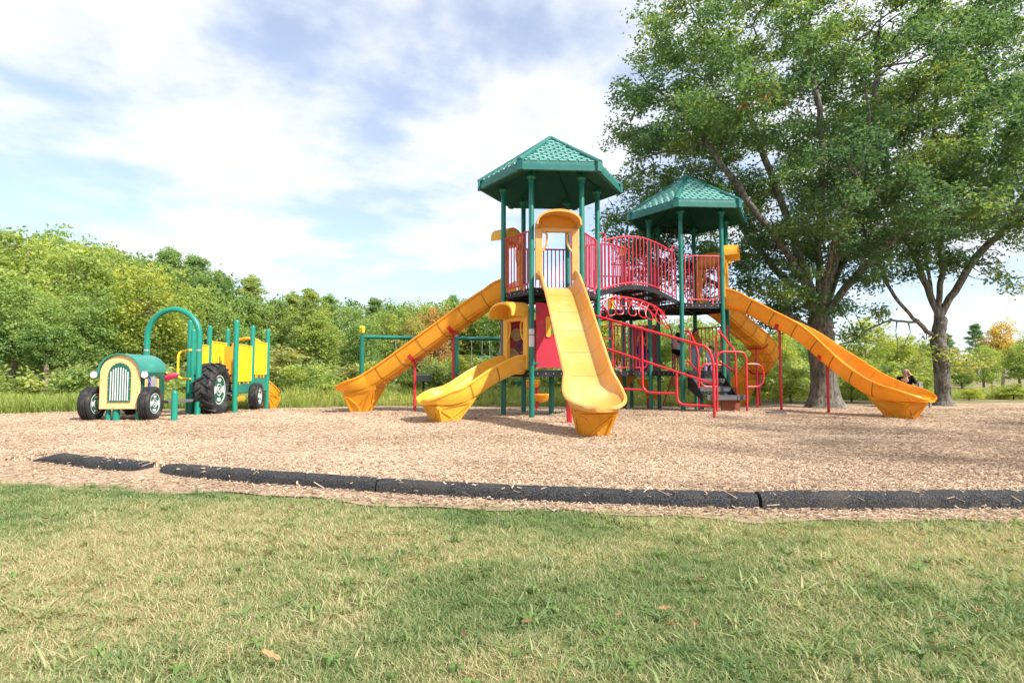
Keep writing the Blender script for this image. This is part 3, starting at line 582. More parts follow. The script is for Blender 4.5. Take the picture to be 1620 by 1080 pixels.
# --- roofs
def roof(c, label, fine):
    root = empty('roof', c + Vector((0, 0, 5.0)), label, parent=PS)
    ro, ze, zt, za = 1.63, 5.03, 5.21, 6.27
    ev = hexv(c, ro); apex = c + Vector((0, 0, za))
    lo = [v + Vector((0, 0, ze)) for v in ev]; hi = [v + Vector((0, 0, zt)) for v in hexv(c, ro - 0.035)]
    b = MB()                                                   # fascia: two stepped bands all round
    for k in range(6):
        a0, a1 = ev[k], ev[(k + 1) % 6]; n = ((a0 + a1) / 2 - c).normalized()
        b.add([a0 + Vector((0, 0, ze)), a1 + Vector((0, 0, ze)), a1 + Vector((0, 0, ze + .115)), a0 + Vector((0, 0, ze + .115)),
               a0 - n * .025 + Vector((0, 0, ze + .135)), a1 - n * .025 + Vector((0, 0, ze + .135)), a1 - n * .03 + Vector((0, 0, zt)), a0 - n * .03 + Vector((0, 0, zt)),
               a0 - n * .07 + Vector((0, 0, ze)), a1 - n * .07 + Vector((0, 0, ze))], [(0, 1, 2, 3), (3, 2, 5, 4), (4, 5, 6, 7), (8, 9, 1, 0)])
    b.build('fascia', 'roof', root)
    b = MB()
    for k in range(6): b.add([hi[k], hi[(k + 1) % 6], apex], [(0, 1, 2)])
    b.build('roof_shell', 'roof', root)
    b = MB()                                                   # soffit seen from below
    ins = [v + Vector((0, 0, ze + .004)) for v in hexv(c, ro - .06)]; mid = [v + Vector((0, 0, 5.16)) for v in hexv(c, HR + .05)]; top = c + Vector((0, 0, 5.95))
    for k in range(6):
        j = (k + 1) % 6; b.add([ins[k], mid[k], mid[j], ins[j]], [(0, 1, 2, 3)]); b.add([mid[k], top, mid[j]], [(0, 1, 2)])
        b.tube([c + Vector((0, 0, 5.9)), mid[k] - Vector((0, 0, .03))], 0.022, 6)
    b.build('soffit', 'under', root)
    for k in range(6):                                         # hip caps
        b = MB(); p0 = ev[k] + Vector((0, 0, zt)); n = (ev[k] - c).normalized(); s = Vector((-n.y, n.x, 0))
        d = (apex - p0).normalized(); up = s.cross(d); up = up if up.z > 0 else -up
        prof = [(-.06, -.02), (-.055, .02), (-.02, .045), (.02, .045), (.055, .02), (.06, -.02)]
        b.sweep([[q + s * x * w + up * z for x, z in prof] for q, w in ((p0 + n * .012, 1), (apex - d * .04, .8))], smooth=False)
        b.prism([(-.065, -.19), (.065, -.19), (.065, .03), (-.065, .03)], p0 - n * .03, s, (0, 0, 1), n, .05)
        b.build('hip_cap', 'roof', root)
    b = MB(); b.lathe([(.11, za - .06), (.07, za + .02), (.001, za + .035)], (c.x, c.y, 0), seg=6, smooth=False); b.build('peak_cap', 'roof', root)
    # shingles in courses, each a proud wedge
    rows = 14; joined = MB(); protos = {}
    for k in range(6):
        j = (k + 1) % 6; em = (hi[k] + hi[j]) / 2; ux = (hi[j] - hi[k]).normalized(); uy = (apex - em); sl = uy.length; uy.normalize(); un = ux.cross(uy); un = un if un.z > 0 else -un
        half = (hi[j] - hi[k]).length / 2; rh = sl / rows
        for r in range(rows - 1):
            hw = half * (1 - (r + .5) / rows) - .055; wd = 0.20; m_ = int(hw * 2 / wd) + 1
            for q in range(-m_ // 2 - 1, m_ // 2 + 2):
                x0 = q * wd + (wd / 2 if r % 2 else 0); x1 = x0 + wd - .055; x0, x1 = max(x0, -hw), min(x1, hw)
                if x1 - x0 < .05: continue
                jt = random.uniform(-.006, .006); y0 = r * rh + .012 + jt; y1 = y0 + rh * 1.12
                cen = em + ux * (x0 + x1) / 2 + uy * y0; h2 = (x1 - x0) / 2
                o_ = [cen + ux * a + uy * bb + un * cc for a, bb, cc in ((-h2, 0, .002), (h2, 0, .002), (h2, y1 - y0, .002), (-h2, y1 - y0, .002), (-h2, 0, .030), (h2, 0, .030), (h2, y1 - y0, .008), (-h2, y1 - y0, .008))]
                F = [(4, 5, 6, 7), (0, 1, 5, 4), (1, 2, 6, 5), (0, 4, 7, 3)]
                if k in fine: MB().add(o_, F).build('shingle', 'shingle', root)
                else: joined.add(o_, F)
    props(joined.build('shingle_courses', 'shingle', root), kind='stuff')
    for v in hexv(c): collar(v, 5.0, root)
roof(TL, 'green hexagonal roof of the nearer tower', (4,))
roof(TR_, 'green hexagonal roof of the farther tower by the big tree', (4, 3))

# --- decks
def deck(c, z, label=None, name='deck'):
    b = MB(); v = hexv(c, HR - .02); n6 = range(6)
    b.prism([(p.x, p.y) for p in v], (0, 0, z - .03), (1, 0, 0), (0, 1, 0), (0, 0, 1), .03)
    for k in n6:                                               # edge channel
        p, q = v[k], v[(k + 1) % 6]; d = (q - p).normalized() * .06; b.bar(p + d + Vector((0, 0, z - .075)), q - d + Vector((0, 0, z - .075)), .03, .135)
    for k in range(3):                                         # joists
        p, q = v[k], v[k + 3]; b.bar(p + Vector((0, 0, z - .08)), q + Vector((0, 0, z - .08)), .05, .09)
    o = b.build(name, 'black', PS)
    bb = MB()
    for k in n6:
        p, q = v[k], v[(k + 1) % 6]; nn = ((p + q) / 2 - c).normalized()
        for i in range(6):
            t = (i + .7) / 6.4; s_ = p.lerp(q, t) + nn * .012 + Vector((0, 0, z - .075)); bb.lathe([(.014, 0), (.012, .012), (.001, .014)], s_, nn, 6)
    bb.build('bolt', 'bolt', o)
    return o
dUL = deck(TL, ZU); dUR = deck(TR_, ZU); dLL = deck(TL, ZL); dLR = deck(TR_, ZL); dB1 = deck(TB, ZL); dB2 = deck(TB, 2.62)
post(TL, ZL - .08, PS)
post(TR_ + Vector((.35, .1, 0)), ZL - .08, PS)

# --- barriers
def barrier(p0, p1, z, parent=PS, n=8, m='redp', h=1.2, gap=.10, knobs=True, r=.0165):
    p0, p1 = Vector((p0[0], p0[1], 0)), Vector((p1[0], p1[1], 0)); d = (p1 - p0).normalized(); L_ = (p1 - p0).length
    a, e = p0 + d * gap, p1 - d * gap; up = Vector((0, 0, 1)); zb, zt = z + .08, z + h
    b = MB(); b.tube([p0 + d * .03 + up * zt, p1 - d * .03 + up * zt], r * 1.15, 8)
    b.tube(bent([a + up * zt, a + up * zb, e + up * zb, e + up * zt], .12), r * 1.1, 8)
    o = b.build('barrier', m, parent)
    for k in range(1, n):
        q = a.lerp(e, k / n); MB().tube([q + up * (zb), q + up * zt], r * .82, 6).build('bar', m, o)
    if knobs:
        nn = Vector((d.y, -d.x, 0)); kb = MB()
        for t in (.18, .82):
            q = a.lerp(e, t) + up * (z + .012); kb.tube([q + up * .07, q - up * .02], .016, 6); kb.ball(q - up * .03, .034, 8, 5)
        kb.build('mounting_foot', 'knob', o)
    return o
# vertex order: 0 D(right) 1 E(back right) 2 F(back left) 3 A(left) 4 B(front left) 5 C(front right)
barrier(vL[3], vL[4], ZU); barrier(vL[5], vL[0], ZU); barrier(vL[1], vL[2], ZU, n=9)
barrier(vR[4], vR[5], ZU, n=8); barrier(vR[2], vR[1], ZU, n=8)
barrier(vR[3], vR[2], ZU, n=7)
barrier(vB[4], vB[5], ZL, n=9); barrier(vB[4], vB[5], 2.62, n=9); barrier(vB[1], vB[2], 2.62, n=8)
barrier(vR[0], vR[1], ZL, n=7); barrier(vR[5], vR[0], ZL, n=1)
for p, zt in ((vB[4], 2.66), (vB[1], 4.0), (vB[2], 4.0), (TB + Vector((.12, .25, 0)), 4.38), (vB[3], 4.0)): post(p, zt, PS)
def post_cap(p, z):
    b = MB(); b.lathe([(.07, z - .02), (.085, z + .06), (.085, z + .20), (.07, z + .26), (.001, z + .28)], (p[0], p[1], 0), seg=12); o = b.build('post_cap', 'bars', PS)
    MB().tube([(p[0] - .03, p[1] - .088, z + .18), (p[0] + .02, p[1] - .088, z + .19), (p[0] - .02, p[1] - .088, z + .13), (p[0] + .03, p[1] - .088, z + .10), (p[0] - .03, p[1] - .088, z + .06)], .009, 5).build('printed_mark', 'black', o)
post_cap(vB[4], 2.64); post_cap(TB + Vector((.12, .25, 0)), 4.32)

# --- arched bridge between the towers
def bridge():
    a0, a1 = vL[0], vL[1]; b0, b1 = vR[4], vR[3]; up = Vector((0, 0, 1)); root = empty('bridge', (a0 + b0) / 2 + up * ZU, 'arched bridge with red railings joining the two towers', parent=PS)
    d = (b0 - a0).normalized(); side = (a1 - a0).normalized(); zc = lambda t: ZU + .02 + .30 * math.sin(math.pi * min(max(t, 0), 1))
    nu, nv = 64, 22; w0, w1 = .07, HR - .07; vs = []; fs = []
    P = lambda u, v, dz: a0.lerp(b0, u) + side * (w0 + (w1 - w0) * v) + up * (zc(u) + dz)
    for i in range(nu):                                        # perforated sheet: one open square per cell
        for j in range(nv):
            solid = (i % 8 == 0) or j in (0, 10, 11, nv - 1); u0, u1, v0, v1 = i / nu, (i + 1) / nu, j / nv, (j + 1) / nv; b_ = len(vs)
            vs += [P(u0, v0, 0), P(u1, v0, 0), P(u1, v1, 0), P(u0, v1, 0)]
            if solid: fs.append((b_, b_ + 1, b_ + 2, b_ + 3)); continue
            e = .24; l = lambda p, q, t: p + (q - p) * t
            vs += [P(l(u0, u1, e), l(v0, v1, e), 0), P(l(u0, u1, 1 - e), l(v0, v1, e), 0), P(l(u0, u1, 1 - e), l(v0, v1, 1 - e), 0), P(l(u0, u1, e), l(v0, v1, 1 - e), 0)]
            fs += [(b_ + k, b_ + (k + 1) % 4, b_ + 4 + (k + 1) % 4, b_ + 4 + k) for k in range(4)]
    MB().add(vs, fs).build('bridge_deck', 'black', root)
    for v in (0, 1):
        rings = []
        for i in range(25):
            u = i / 24; q = P(u, v, 0); rings.append([q - side * .015 + up * .01, q + side * .015 + up * .01, q + side * .015 - up * .10, q - side * .015 - up * .10])
        MB().sweep(rings, smooth=False).build('side_beam', 'black', root)
    for i in range(1, 8):
        u = i / 8; MB().bar(P(u, 0.01, -.045), P(u, .99, -.045), .05, .07).build('joist', 'black', root)
    MB().bar(P(.99, 0.5, -.22), P(.72, .5, -.24), .04, .04).build('brace', 'red', root)
    for v, q0, q1 in ((-.02, a0, b0), (1.02, a1, b1)):
        rail = MB(); pt = lambda t, h: a0.lerp(b0, t) + side * (w0 + (w1 - w0) * v) + up * (zc(t) + h)
        ts = [.10 + .80 * i / 20 for i in range(21)]
        rail.tube([pt(t, 1.17) for t in ts], .022, 8); rail.tube([pt(t, .06) for t in [.06 + .88 * i / 20 for i in range(21)]], .02, 8)
        for t, s_ in ((.10, -1), (.90, 1)):
            rail.tube(bent([pt(t, .0), pt(t, 1.34), pt(t + s_ * .07, 1.36)], .14), .018, 8)
            rail.tube(bent([pt(t + s_ * .035, .1), pt(t + s_ * .035, 1.2), pt(t, 1.25)], .08), .015, 6)
        o = rail.build('railing', 'redp', root)
        for i in range(1, 18):
            t = .10 + .80 * i / 18; o2 = MB().tube([pt(t, .06), pt(t, 1.17)], .0145, 6).build('baluster', 'redp', root)
bridge()

# --- slides
def slide_profile(w, h, fl=0.0):
    h = max(h, .022); rk = min(1.0, w / .22); rt = [(0, 0), (.45 * w, 0), (.74 * w, .022), (.92 * w, min(.085, h * .6)), (1.0 * w, h * .6), (1.02 * w, h), (1.02 * w + .010 * rk, h + .018), (1.02 * w + .034 * rk, h + .022), (1.02 * w + .056 * rk, h + .004), (1.02 * w + .052 * rk, h - .026), (1.02 * w + .020 * rk, h - .034),
          (1.02 * w + .012, h * .55), (.99 * w, .04 if h > .12 else -.01), (.88 * w, -.045), (.80 * w, -.045), (.72 * w, -.09 + .045 * fl), (.30 * w, -.095 + .05 * fl), (.22 * w, -.06 + .015 * fl), (0, -.06 + .015 * fl)]
    return rt + [(-x, y) for x, y in rt[-2:0:-1]]
def ring_at(p, t, w, h, grow=0.0, fl=0.0):
    b = t.cross(Vector((0, 0, 1))).normalized(); n = b.cross(t).normalized()
    return [p + b * (x * (1 + grow) ) + n * (y - (grow * .35 if y < 0 else 0)) for x, y in slide_profile(w, h, fl)], b, n
def slide(path, label, m='orange', w=.34, h0=.40, h1=.27, hx=.20, exitlen=.55, sec=.62, pm=None, supports=(), pedestal=True, ped_h=None, parent=PS, fade_m=None):
    pts = catmull(path, 14); cum = [0.0]
    for i in range(1, len(pts)): cum.append(cum[-1] + (pts[i] - pts[i - 1]).length)
    Lt = cum[-1]; root = empty('slide', pts[0], label, parent=parent)
    def at(s):
        s = min(max(s, 0), Lt - 1e-4); i = max(j for j in range(len(cum)) if cum[j] <= s); i = min(i, len(pts) - 2)
        f = (s - cum[i]) / max(cum[i + 1] - cum[i], 1e-6); p = pts[i].lerp(pts[i + 1], f)
        t = (pts[min(i + 2, len(pts) - 1)] - pts[max(i - 1, 0)]).normalized(); return p, t
    def dims(s):
        hh = h0 + (h1 - h0) * min(1, s / .5); ww = w; x = (s - (Lt - exitlen)) / exitlen
        y = (s - (Lt - exitlen - .45)) / .45
        if y > 0: hh = h1 + (hx - h1) * min(1, y); ww = w * (1 + .20 * math.sin(min(1, y) * math.pi / 2))
        if x > 0:
            ww = ww * math.sqrt(max(0.02, 1 - (x * .985) ** 2.3)); hh = hx * (1 - .86 * min(1, x * 1.05) ** 1.25)
        return ww, hh
    brk = [0.0]
    while brk[-1] + sec < Lt - exitlen - .35: brk.append(brk[-1] + sec)
    brk.append(Lt)
    for a, e in zip(brk[:-1], brk[1:]):
        k = max(5, int((e - a) / (.055 if e < Lt else .022))); rings = []
        for i in range(k + 1):
            s = a + (e - a) * (i / k if e < Lt else 1 - (1 - i / k) ** 1.35); p, t = at(s); ww, hh = dims(s); rings.append(ring_at(p, t, ww, hh, fl=min(1, max(0, (s - (Lt - exitlen)) / (exitlen * .5))))[0])
        MB().sweep(rings).build('exit_section' if e == Lt else 'section', m, root, sharp=30)
        if e < Lt:
            p, t = at(e); ww, hh = dims(e); r0, b_, n_ = ring_at(p - t * .014, t, ww, hh, .012); r1 = ring_at(p + t * .014, t, ww, hh, .012)[0]
            half = [i for i in range(len(r0)) if 10 <= i <= len(r0) - 10]
            seam = MB(); nn = len(half)
            seam.add([r0[i] for i in half] + [r1[i] for i in half], [(i, i + 1, nn + i + 1, nn + i) for i in range(nn - 1)], True); seam.build('seam', 'seam', root)
            inn = [i for i in list(range(len(r0) - 6, len(r0))) + list(range(0, 7))]
            q0 = ring_at(p - t * .004, t, ww, hh)[0]; q1 = ring_at(p + t * .004, t, ww, hh)[0]; nn = len(inn)
            MB().add([q0[i] + n_ * .0025 for i in inn] + [q1[i] + n_ * .0025 for i in inn], [(i, i + 1, nn + i + 1, nn + i) for i in range(nn - 1)], True).build('seam', 'seam', root)
    if pedestal:                                               # moulded foot with raised ribs
        p, t = at(Lt - exitlen * 1.25); th = Vector((t.x, t.y, 0)).normalized(); bs = Vector((th.y, -th.x, 0)); zt = p.z - .05; zg = gz(p) - .12
        top = [(-.46, -w * .92), (.42, -w * .92), (.42, w * .92), (-.46, w * .92)]; bot = [(-.04, -w * .46), (.20, -w * .46), (.20, w * .46), (-.04, w * .46)]
        T = [p + th * x + bs * y for x, y in top]; B = [p + th * x + bs * y for x, y in bot]
        zb_, zf_ = at(Lt - exitlen * 1.25 - .46)[0].z - .085, min(zt - .02, at(Lt - exitlen * 1.25 + .42)[0].z - .07); ztop = [zb_, zf_, zf_, zb_]
        T = [Vector((q.x, q.y, z_)) for q, z_ in zip(T, ztop)]; B = [Vector((q.x, q.y, zg)) for q in B]
        pd = MB(); pd.add(T + B, [(0, 1, 5, 4), (1, 2, 6, 5), (2, 3, 7, 6), (3, 0, 4, 7), (4, 5, 6, 7)])
        for i in range(4):
            j = (i + 1) % 4; a_, b2, c_, d_ = T[i], T[j], B[j], B[i]; nrm = (b2 - a_).cross(d_ - a_).normalized(); cen = (a_ + b2 + c_ + d_) / 4
            if (cen - sum(T + B, Vector()) / 8).dot(nrm) < 0: nrm = -nrm
            I = lambda u, v: (a_.lerp(b2, u)).lerp(d_.lerp(c_, u), v) + nrm * .008
            for u0, v0, u1, v1 in ((.05, .12, .05, .96), (.95, .12, .95, .96), (.06, .14, .50, .60), (.94, .14, .5, .60), (.5, .60, .12, .94), (.5, .60, .88, .94), (.05, .94, .95, .94), (.05, .12, .95, .12)):
                pd.bar(I(u0, v0), I(u1, v1), .03, .022, up=nrm)
        pd.build('pedestal', pm or m, root)
    for s, name in supports:                                   # red support leg with a cradle under the chute
        p, t = at(s * Lt); b_ = t.cross(Vector((0, 0, 1))).normalized(); n_ = b_.cross(t); sp = MB()
        sp.tube([Vector((p.x, p.y, gz(p) - .1)), Vector((p.x, p.y, p.z - .10))], .032, 10)
        ww, hh = dims(s * Lt); cr = [p + b_ * x + n_ * y for x, y in ((-ww - .015, .03), (-ww * .88, -.065), (-ww * .7, -.108), (0, -.112), (ww * .7, -.108), (ww * .88, -.065), (ww + .015, .03))]
        sp.sweep([[q - t * .045, q + t * .045, q + t * .045 - n_ * .015, q - t * .045 - n_ * .015] for q in cr], smooth=False); sp.build('support_leg', 'red', root)
    return root
up = Vector((0, 0, 1)); emid = lambda v, k: (v[k] + v[(k + 1) % 6]) / 2
eL = [emid(vL, k) for k in range(6)]; eR = [emid(vR, k) for k in range(6)]
def P3(p, z): return Vector((p[0], p[1], z))
slide([P3(eL[4], ZU), (.98, 11.70, 2.58), (1.05, 11.0, 2.05), (1.14, 10.1, 1.28), (1.21, 9.42, .72), (1.26, 8.95, .46), (1.31, 8.42, .40)], 'tall faded yellow slide coming straight at the lawn', 'faded', w=.355, h0=.36, h1=.25, hx=.15, exitlen=.62, pm='orange', supports=((.30, ''), (.36, '')))  # orange foot: shade below the lip put into its colour
slide([P3(eL[2], ZU), (-.35, 13.52, 2.62), (-.95, 13.66, 2.26), (-2.0, 13.90, 1.54), (-3.0, 14.14, .86), (-3.55, 14.27, .58), (-4.30, 14.45, .52)], 'long orange slide running away from the nearer tower towards the swings', 'orange', w=.34, supports=((.33, ''), (.56, '')))
slide([P3(eL[3], ZL), (-.12, 12.33, .97), (-.55, 12.04, .76), (-1.0, 11.73, .46), (-1.32, 11.52, .37), (-1.78, 11.21, .36)], 'short yellow slide under the hooded opening of the nearer tower', 'yellow', w=.36, h0=.30, h1=.26, hx=.22, exitlen=.5, sec=.7)
slide([P3(eR[5], ZU), (5.95, 15.05, 2.62), (6.55, 14.72, 2.22), (7.15, 14.30, 1.78), (7.60, 13.78, 1.20), (7.93, 13.12, .68), (8.16, 12.52, .42), (8.50, 11.80, .37)], 'long orange wave slide bending down in front of the big tree', 'orange', w=.36, hx=.22, supports=((.27, ''), (.52, '')))
slide([P3(eR[0], ZU), (5.9, 16.42, 2.58), (6.5, 16.80, 2.2), (7.25, 17.3, 1.76), (7.85, 18.0, 1.32), (7.85, 18.8, .88), (7.45, 19.35, .50), (7.0, 19.6, .40)], 'curved orange slide winding down behind the farther tower', 'orange', w=.34, supports=((.42, ''), (.72, '')), sec=.55)

# --- slide hoods (canopy panel over an opening)
def hood(p0, p1, z, label, m='yellow', zt=1.58, depth=.36, wid=.92, m_in='yellow', low=.16, op=.62):
    p0, p1 = P3(p0, 0), P3(p1, 0); c = (p0 + p1) / 2; ux = (p1 - p0).normalized(); un = Vector((ux.y, -ux.x, 0))
    cen = c - (TL if (c - TL).length < 2 else TR_)
    if un.dot(Vector((cen.x, cen.y, 0))) < 0: un = -un
    root = empty('slide_hood', P3(c, z), label, parent=PS); hw = wid / 2; zs = zt - .40; c0 = c + up * z
    # side legs
    for s in (-1, 1):
        b = MB(); x0 = s * hw; x1 = s * (op / 2); b.prism([(x0, low), (x0, zs + .05), (x1, zs + .05), (x1, low)] if s > 0 else [(x1, low), (x1, zs + .05), (x0, zs + .05), (x0, low)], c0 - un * .03, ux, up, un, .09)
        b.build('side_panel', m, root, bevel=.012)
        q = lambda x, zz: c0 + ux * (s * x) + up * zz + un * .04
        MB().tube(bent([q(op / 2 + .02, zs - .02), q(op / 2 - .10, zs - .04), q(op / 2 - .09, zs - .32), q(op / 2 + .02, zs - .44)], .08), .022, 8).build('grab_handle', m, root)
    # arched back plate above the opening
    n = 18; poly = [(-hw, zs)] + [(-hw * math.cos(math.pi * i / n), zs + .08 + (zt - zs - .08) * math.sin(math.pi * i / n)) for i in range(n + 1)] + [(hw, zs)]
    MB().prism(poly, c0 - un * .05, ux, up, un, .03).build('arched_plate', m_in, root)
    # arched visor: outer shell with thickness, tilting down at the front
    rings = []
    for i in range(n + 1):
        a = math.pi * i / n; x = -hw * math.cos(a); zz = zs + .06 + (zt - zs - .06) * math.sin(a) ** .75; xi = x * .925; zi = zs + .06 + (zt - zs - .11) * math.sin(a) ** .75
        f = .012 + .05 * math.sin(a)
        rings.append([c0 + ux * x + up * zz - un * .05, c0 + ux * x * 1.01 + up * (zz - f * .4) + un * depth, c0 + ux * xi * 1.01 + up * (zi - f * .4) + un * (depth + .005), c0 + ux * xi + up * zi - un * .05])
    MB().sweep(rings).build('visor', m, root, sharp=40)
    b = MB(); b.bar(c0 - ux * hw + up * (zs + .03) + un * .0, c0 + ux * hw + up * (zs + .03) + un * .0, .10, .09); b.build('lintel', m, root, bevel=.015)
    return root
hood(vL[4], vL[5], ZU, 'yellow hood over the top of the middle slide', 'faded', m_in='orange', depth=.40)  # orange plate paints the glow inside the hood
hood(vL[2], vL[3], ZU, 'yellow hood over the top of the long slide to the swings', 'yellow')
h3 = hood(vL[3], vL[4], ZL, 'low yellow hood with a disc panel over the short slide', 'yellow', zt=1.46, depth=.44, low=.02, op=.60)
hood(vR[5], vR[0], ZU, 'yellow hood over the top of the wave slide', 'yellow')
hood(vR[0], vR[1], ZU, 'yellow hood over the top of the curved slide', 'yellow')
# disc panel behind the low hood
c = eL[3]; ux = Vector((1, 0, 0)); un = Vector((0, -1, 0)); base = P3(c, ZL) + Vector((.03, .42, 0))
gpn = empty('gear_panel', base, 'dark red play panel with round amber discs', parent=PS)
MB().prism([(-.40, .05), (.40, .05), (.40, 1.12), (-.40, 1.12)], base, ux, up, -un, .03).build('backing', 'crimson', gpn)
for x, z, r, mm in ((-.14, .30, .19, 'clear'), (.10, .50, .17, 'plum'), (-.02, .78, .15, 'clear'), (.16, .86, .10, 'clear')):
    b = MB(); q = base + ux * x + up * z + un * .02
    b.lathe([(.001, .03), (r * .55, .03), (r * .6, .05), (r * .86, .05), (r * .9, .03), (r, .03), (r, 0), (.001, 0)], q, un, 20, smooth=False); b.build('disc', mm, gpn)
# crimson wall panels with a window and yellow finger plates
def panel(p0, p1, z0, z1, label, m='crimson', out=.0, win=(.43, .80)):
    p0, p1 = P3(p0, 0), P3(p1, 0); d = (p1 - p0).normalized(); L_ = (p1 - p0).length; c = (p0 + p1) / 2; un = Vector((d.y, -d.x, 0)); root = empty('wall_panel', P3(c, z0), label, parent=PS)
    a = .08; x0, x1 = -L_ / 2 + a, L_ / 2 - a; h = z1 - z0; o = P3(c, z0); wz0, wz1 = h * .52, h * .75; ww = .15
    b = MB()
    for xs_ in ((x0, -ww), (ww, x1)):
        l_, r_ = xs_; ed = .02
        b.prism([(l_ + (ed if l_ == x0 else 0), 0), (r_, 0), (r_, h - .01), ((l_ + r_) / 2, h + .02), (l_, h - .0 if l_ != x0 else h + .02), (l_ + (ed if l_ == x0 else 0), h * .5)], o - un * .01, d, up, un, .02)
    b.prism([(-ww, 0), (ww, 0), (ww, wz0), (-ww, wz0)], o - un * .01, d, up, un, .02); b.prism([(-ww, wz1), (ww, wz1), (ww, h - .012), (-ww, h - .012)], o - un * .01, d, up, un, .02)
    b.build('board', m, root)
    MB().tube([o + d * -ww + up * (wz0 + wz1) / 2, o + d * ww + up * (wz0 + wz1) / 2], .012, 6).build('window_rod', 'red', root)
    for s in (-1, 1):
        q = o + d * s * (ww + .04) + up * (wz0 + wz1) / 2; MB().prism([(-.05, -.2), (0, -.225), (.05, -.2), (.05, .2), (0, .225), (-.05, .2)], q + un * .012, d, up, un, .025).build('grip_plate', 'yellow', root, bevel=.01)
    MB().ball(o + up * (wz0 + .06) + un * .02, .055, 10, 6).build('spinner', 'bars', root)
    return root
panel(vL[4], vL[5], ZL + .05, 2.36, 'faded crimson wall panel beside the middle slide')
panel(vB[1], vB[0], ZL - .02, 2.28, 'dark crimson wall panel at the back of the low deck')
panel(vR[5], vR[0], ZL + .02, 2.1, 'narrow red panel beside the stair')
for k, zz in ((4, 2.2), (4, 1.25)):                                     # panel clamps on the post
    pass
cl = MB(); p = vL[4]
for zz in (2.2, 1.12):
    cl.lathe([(PR + .014, zz - .03), (PR + .014, zz + .03)], (p.x, p.y, 0), seg=12); cl.bar(P3(p, zz), P3(p, zz) + Vector((.15, 0, 0)), .03, .035)
cl.build('clamp', 'green', PS)
st = MB(); st.lathe([(PR + .002, 1.72), (PR + .002, 1.83)], (p.x, p.y, 0), seg=14); st.lathe([(PR + .002, 1.46), (PR + .002, 1.70)], (p.x, p.y, 0), seg=14); props(st.build('label_sticker', 'white', PS), 'white notice stickers round the front post')
# red hoop rising behind the middle hood
MB().tube(bent([(1.14, 14.3, 4.78), (1.20, 14.3, 5.02), (1.40, 14.3, 5.04), (1.47, 14.3, 4.7), (1.47, 14.3, 2.7)], .16, 8), .024, 8).build('hoop_rail', 'redp', PS)

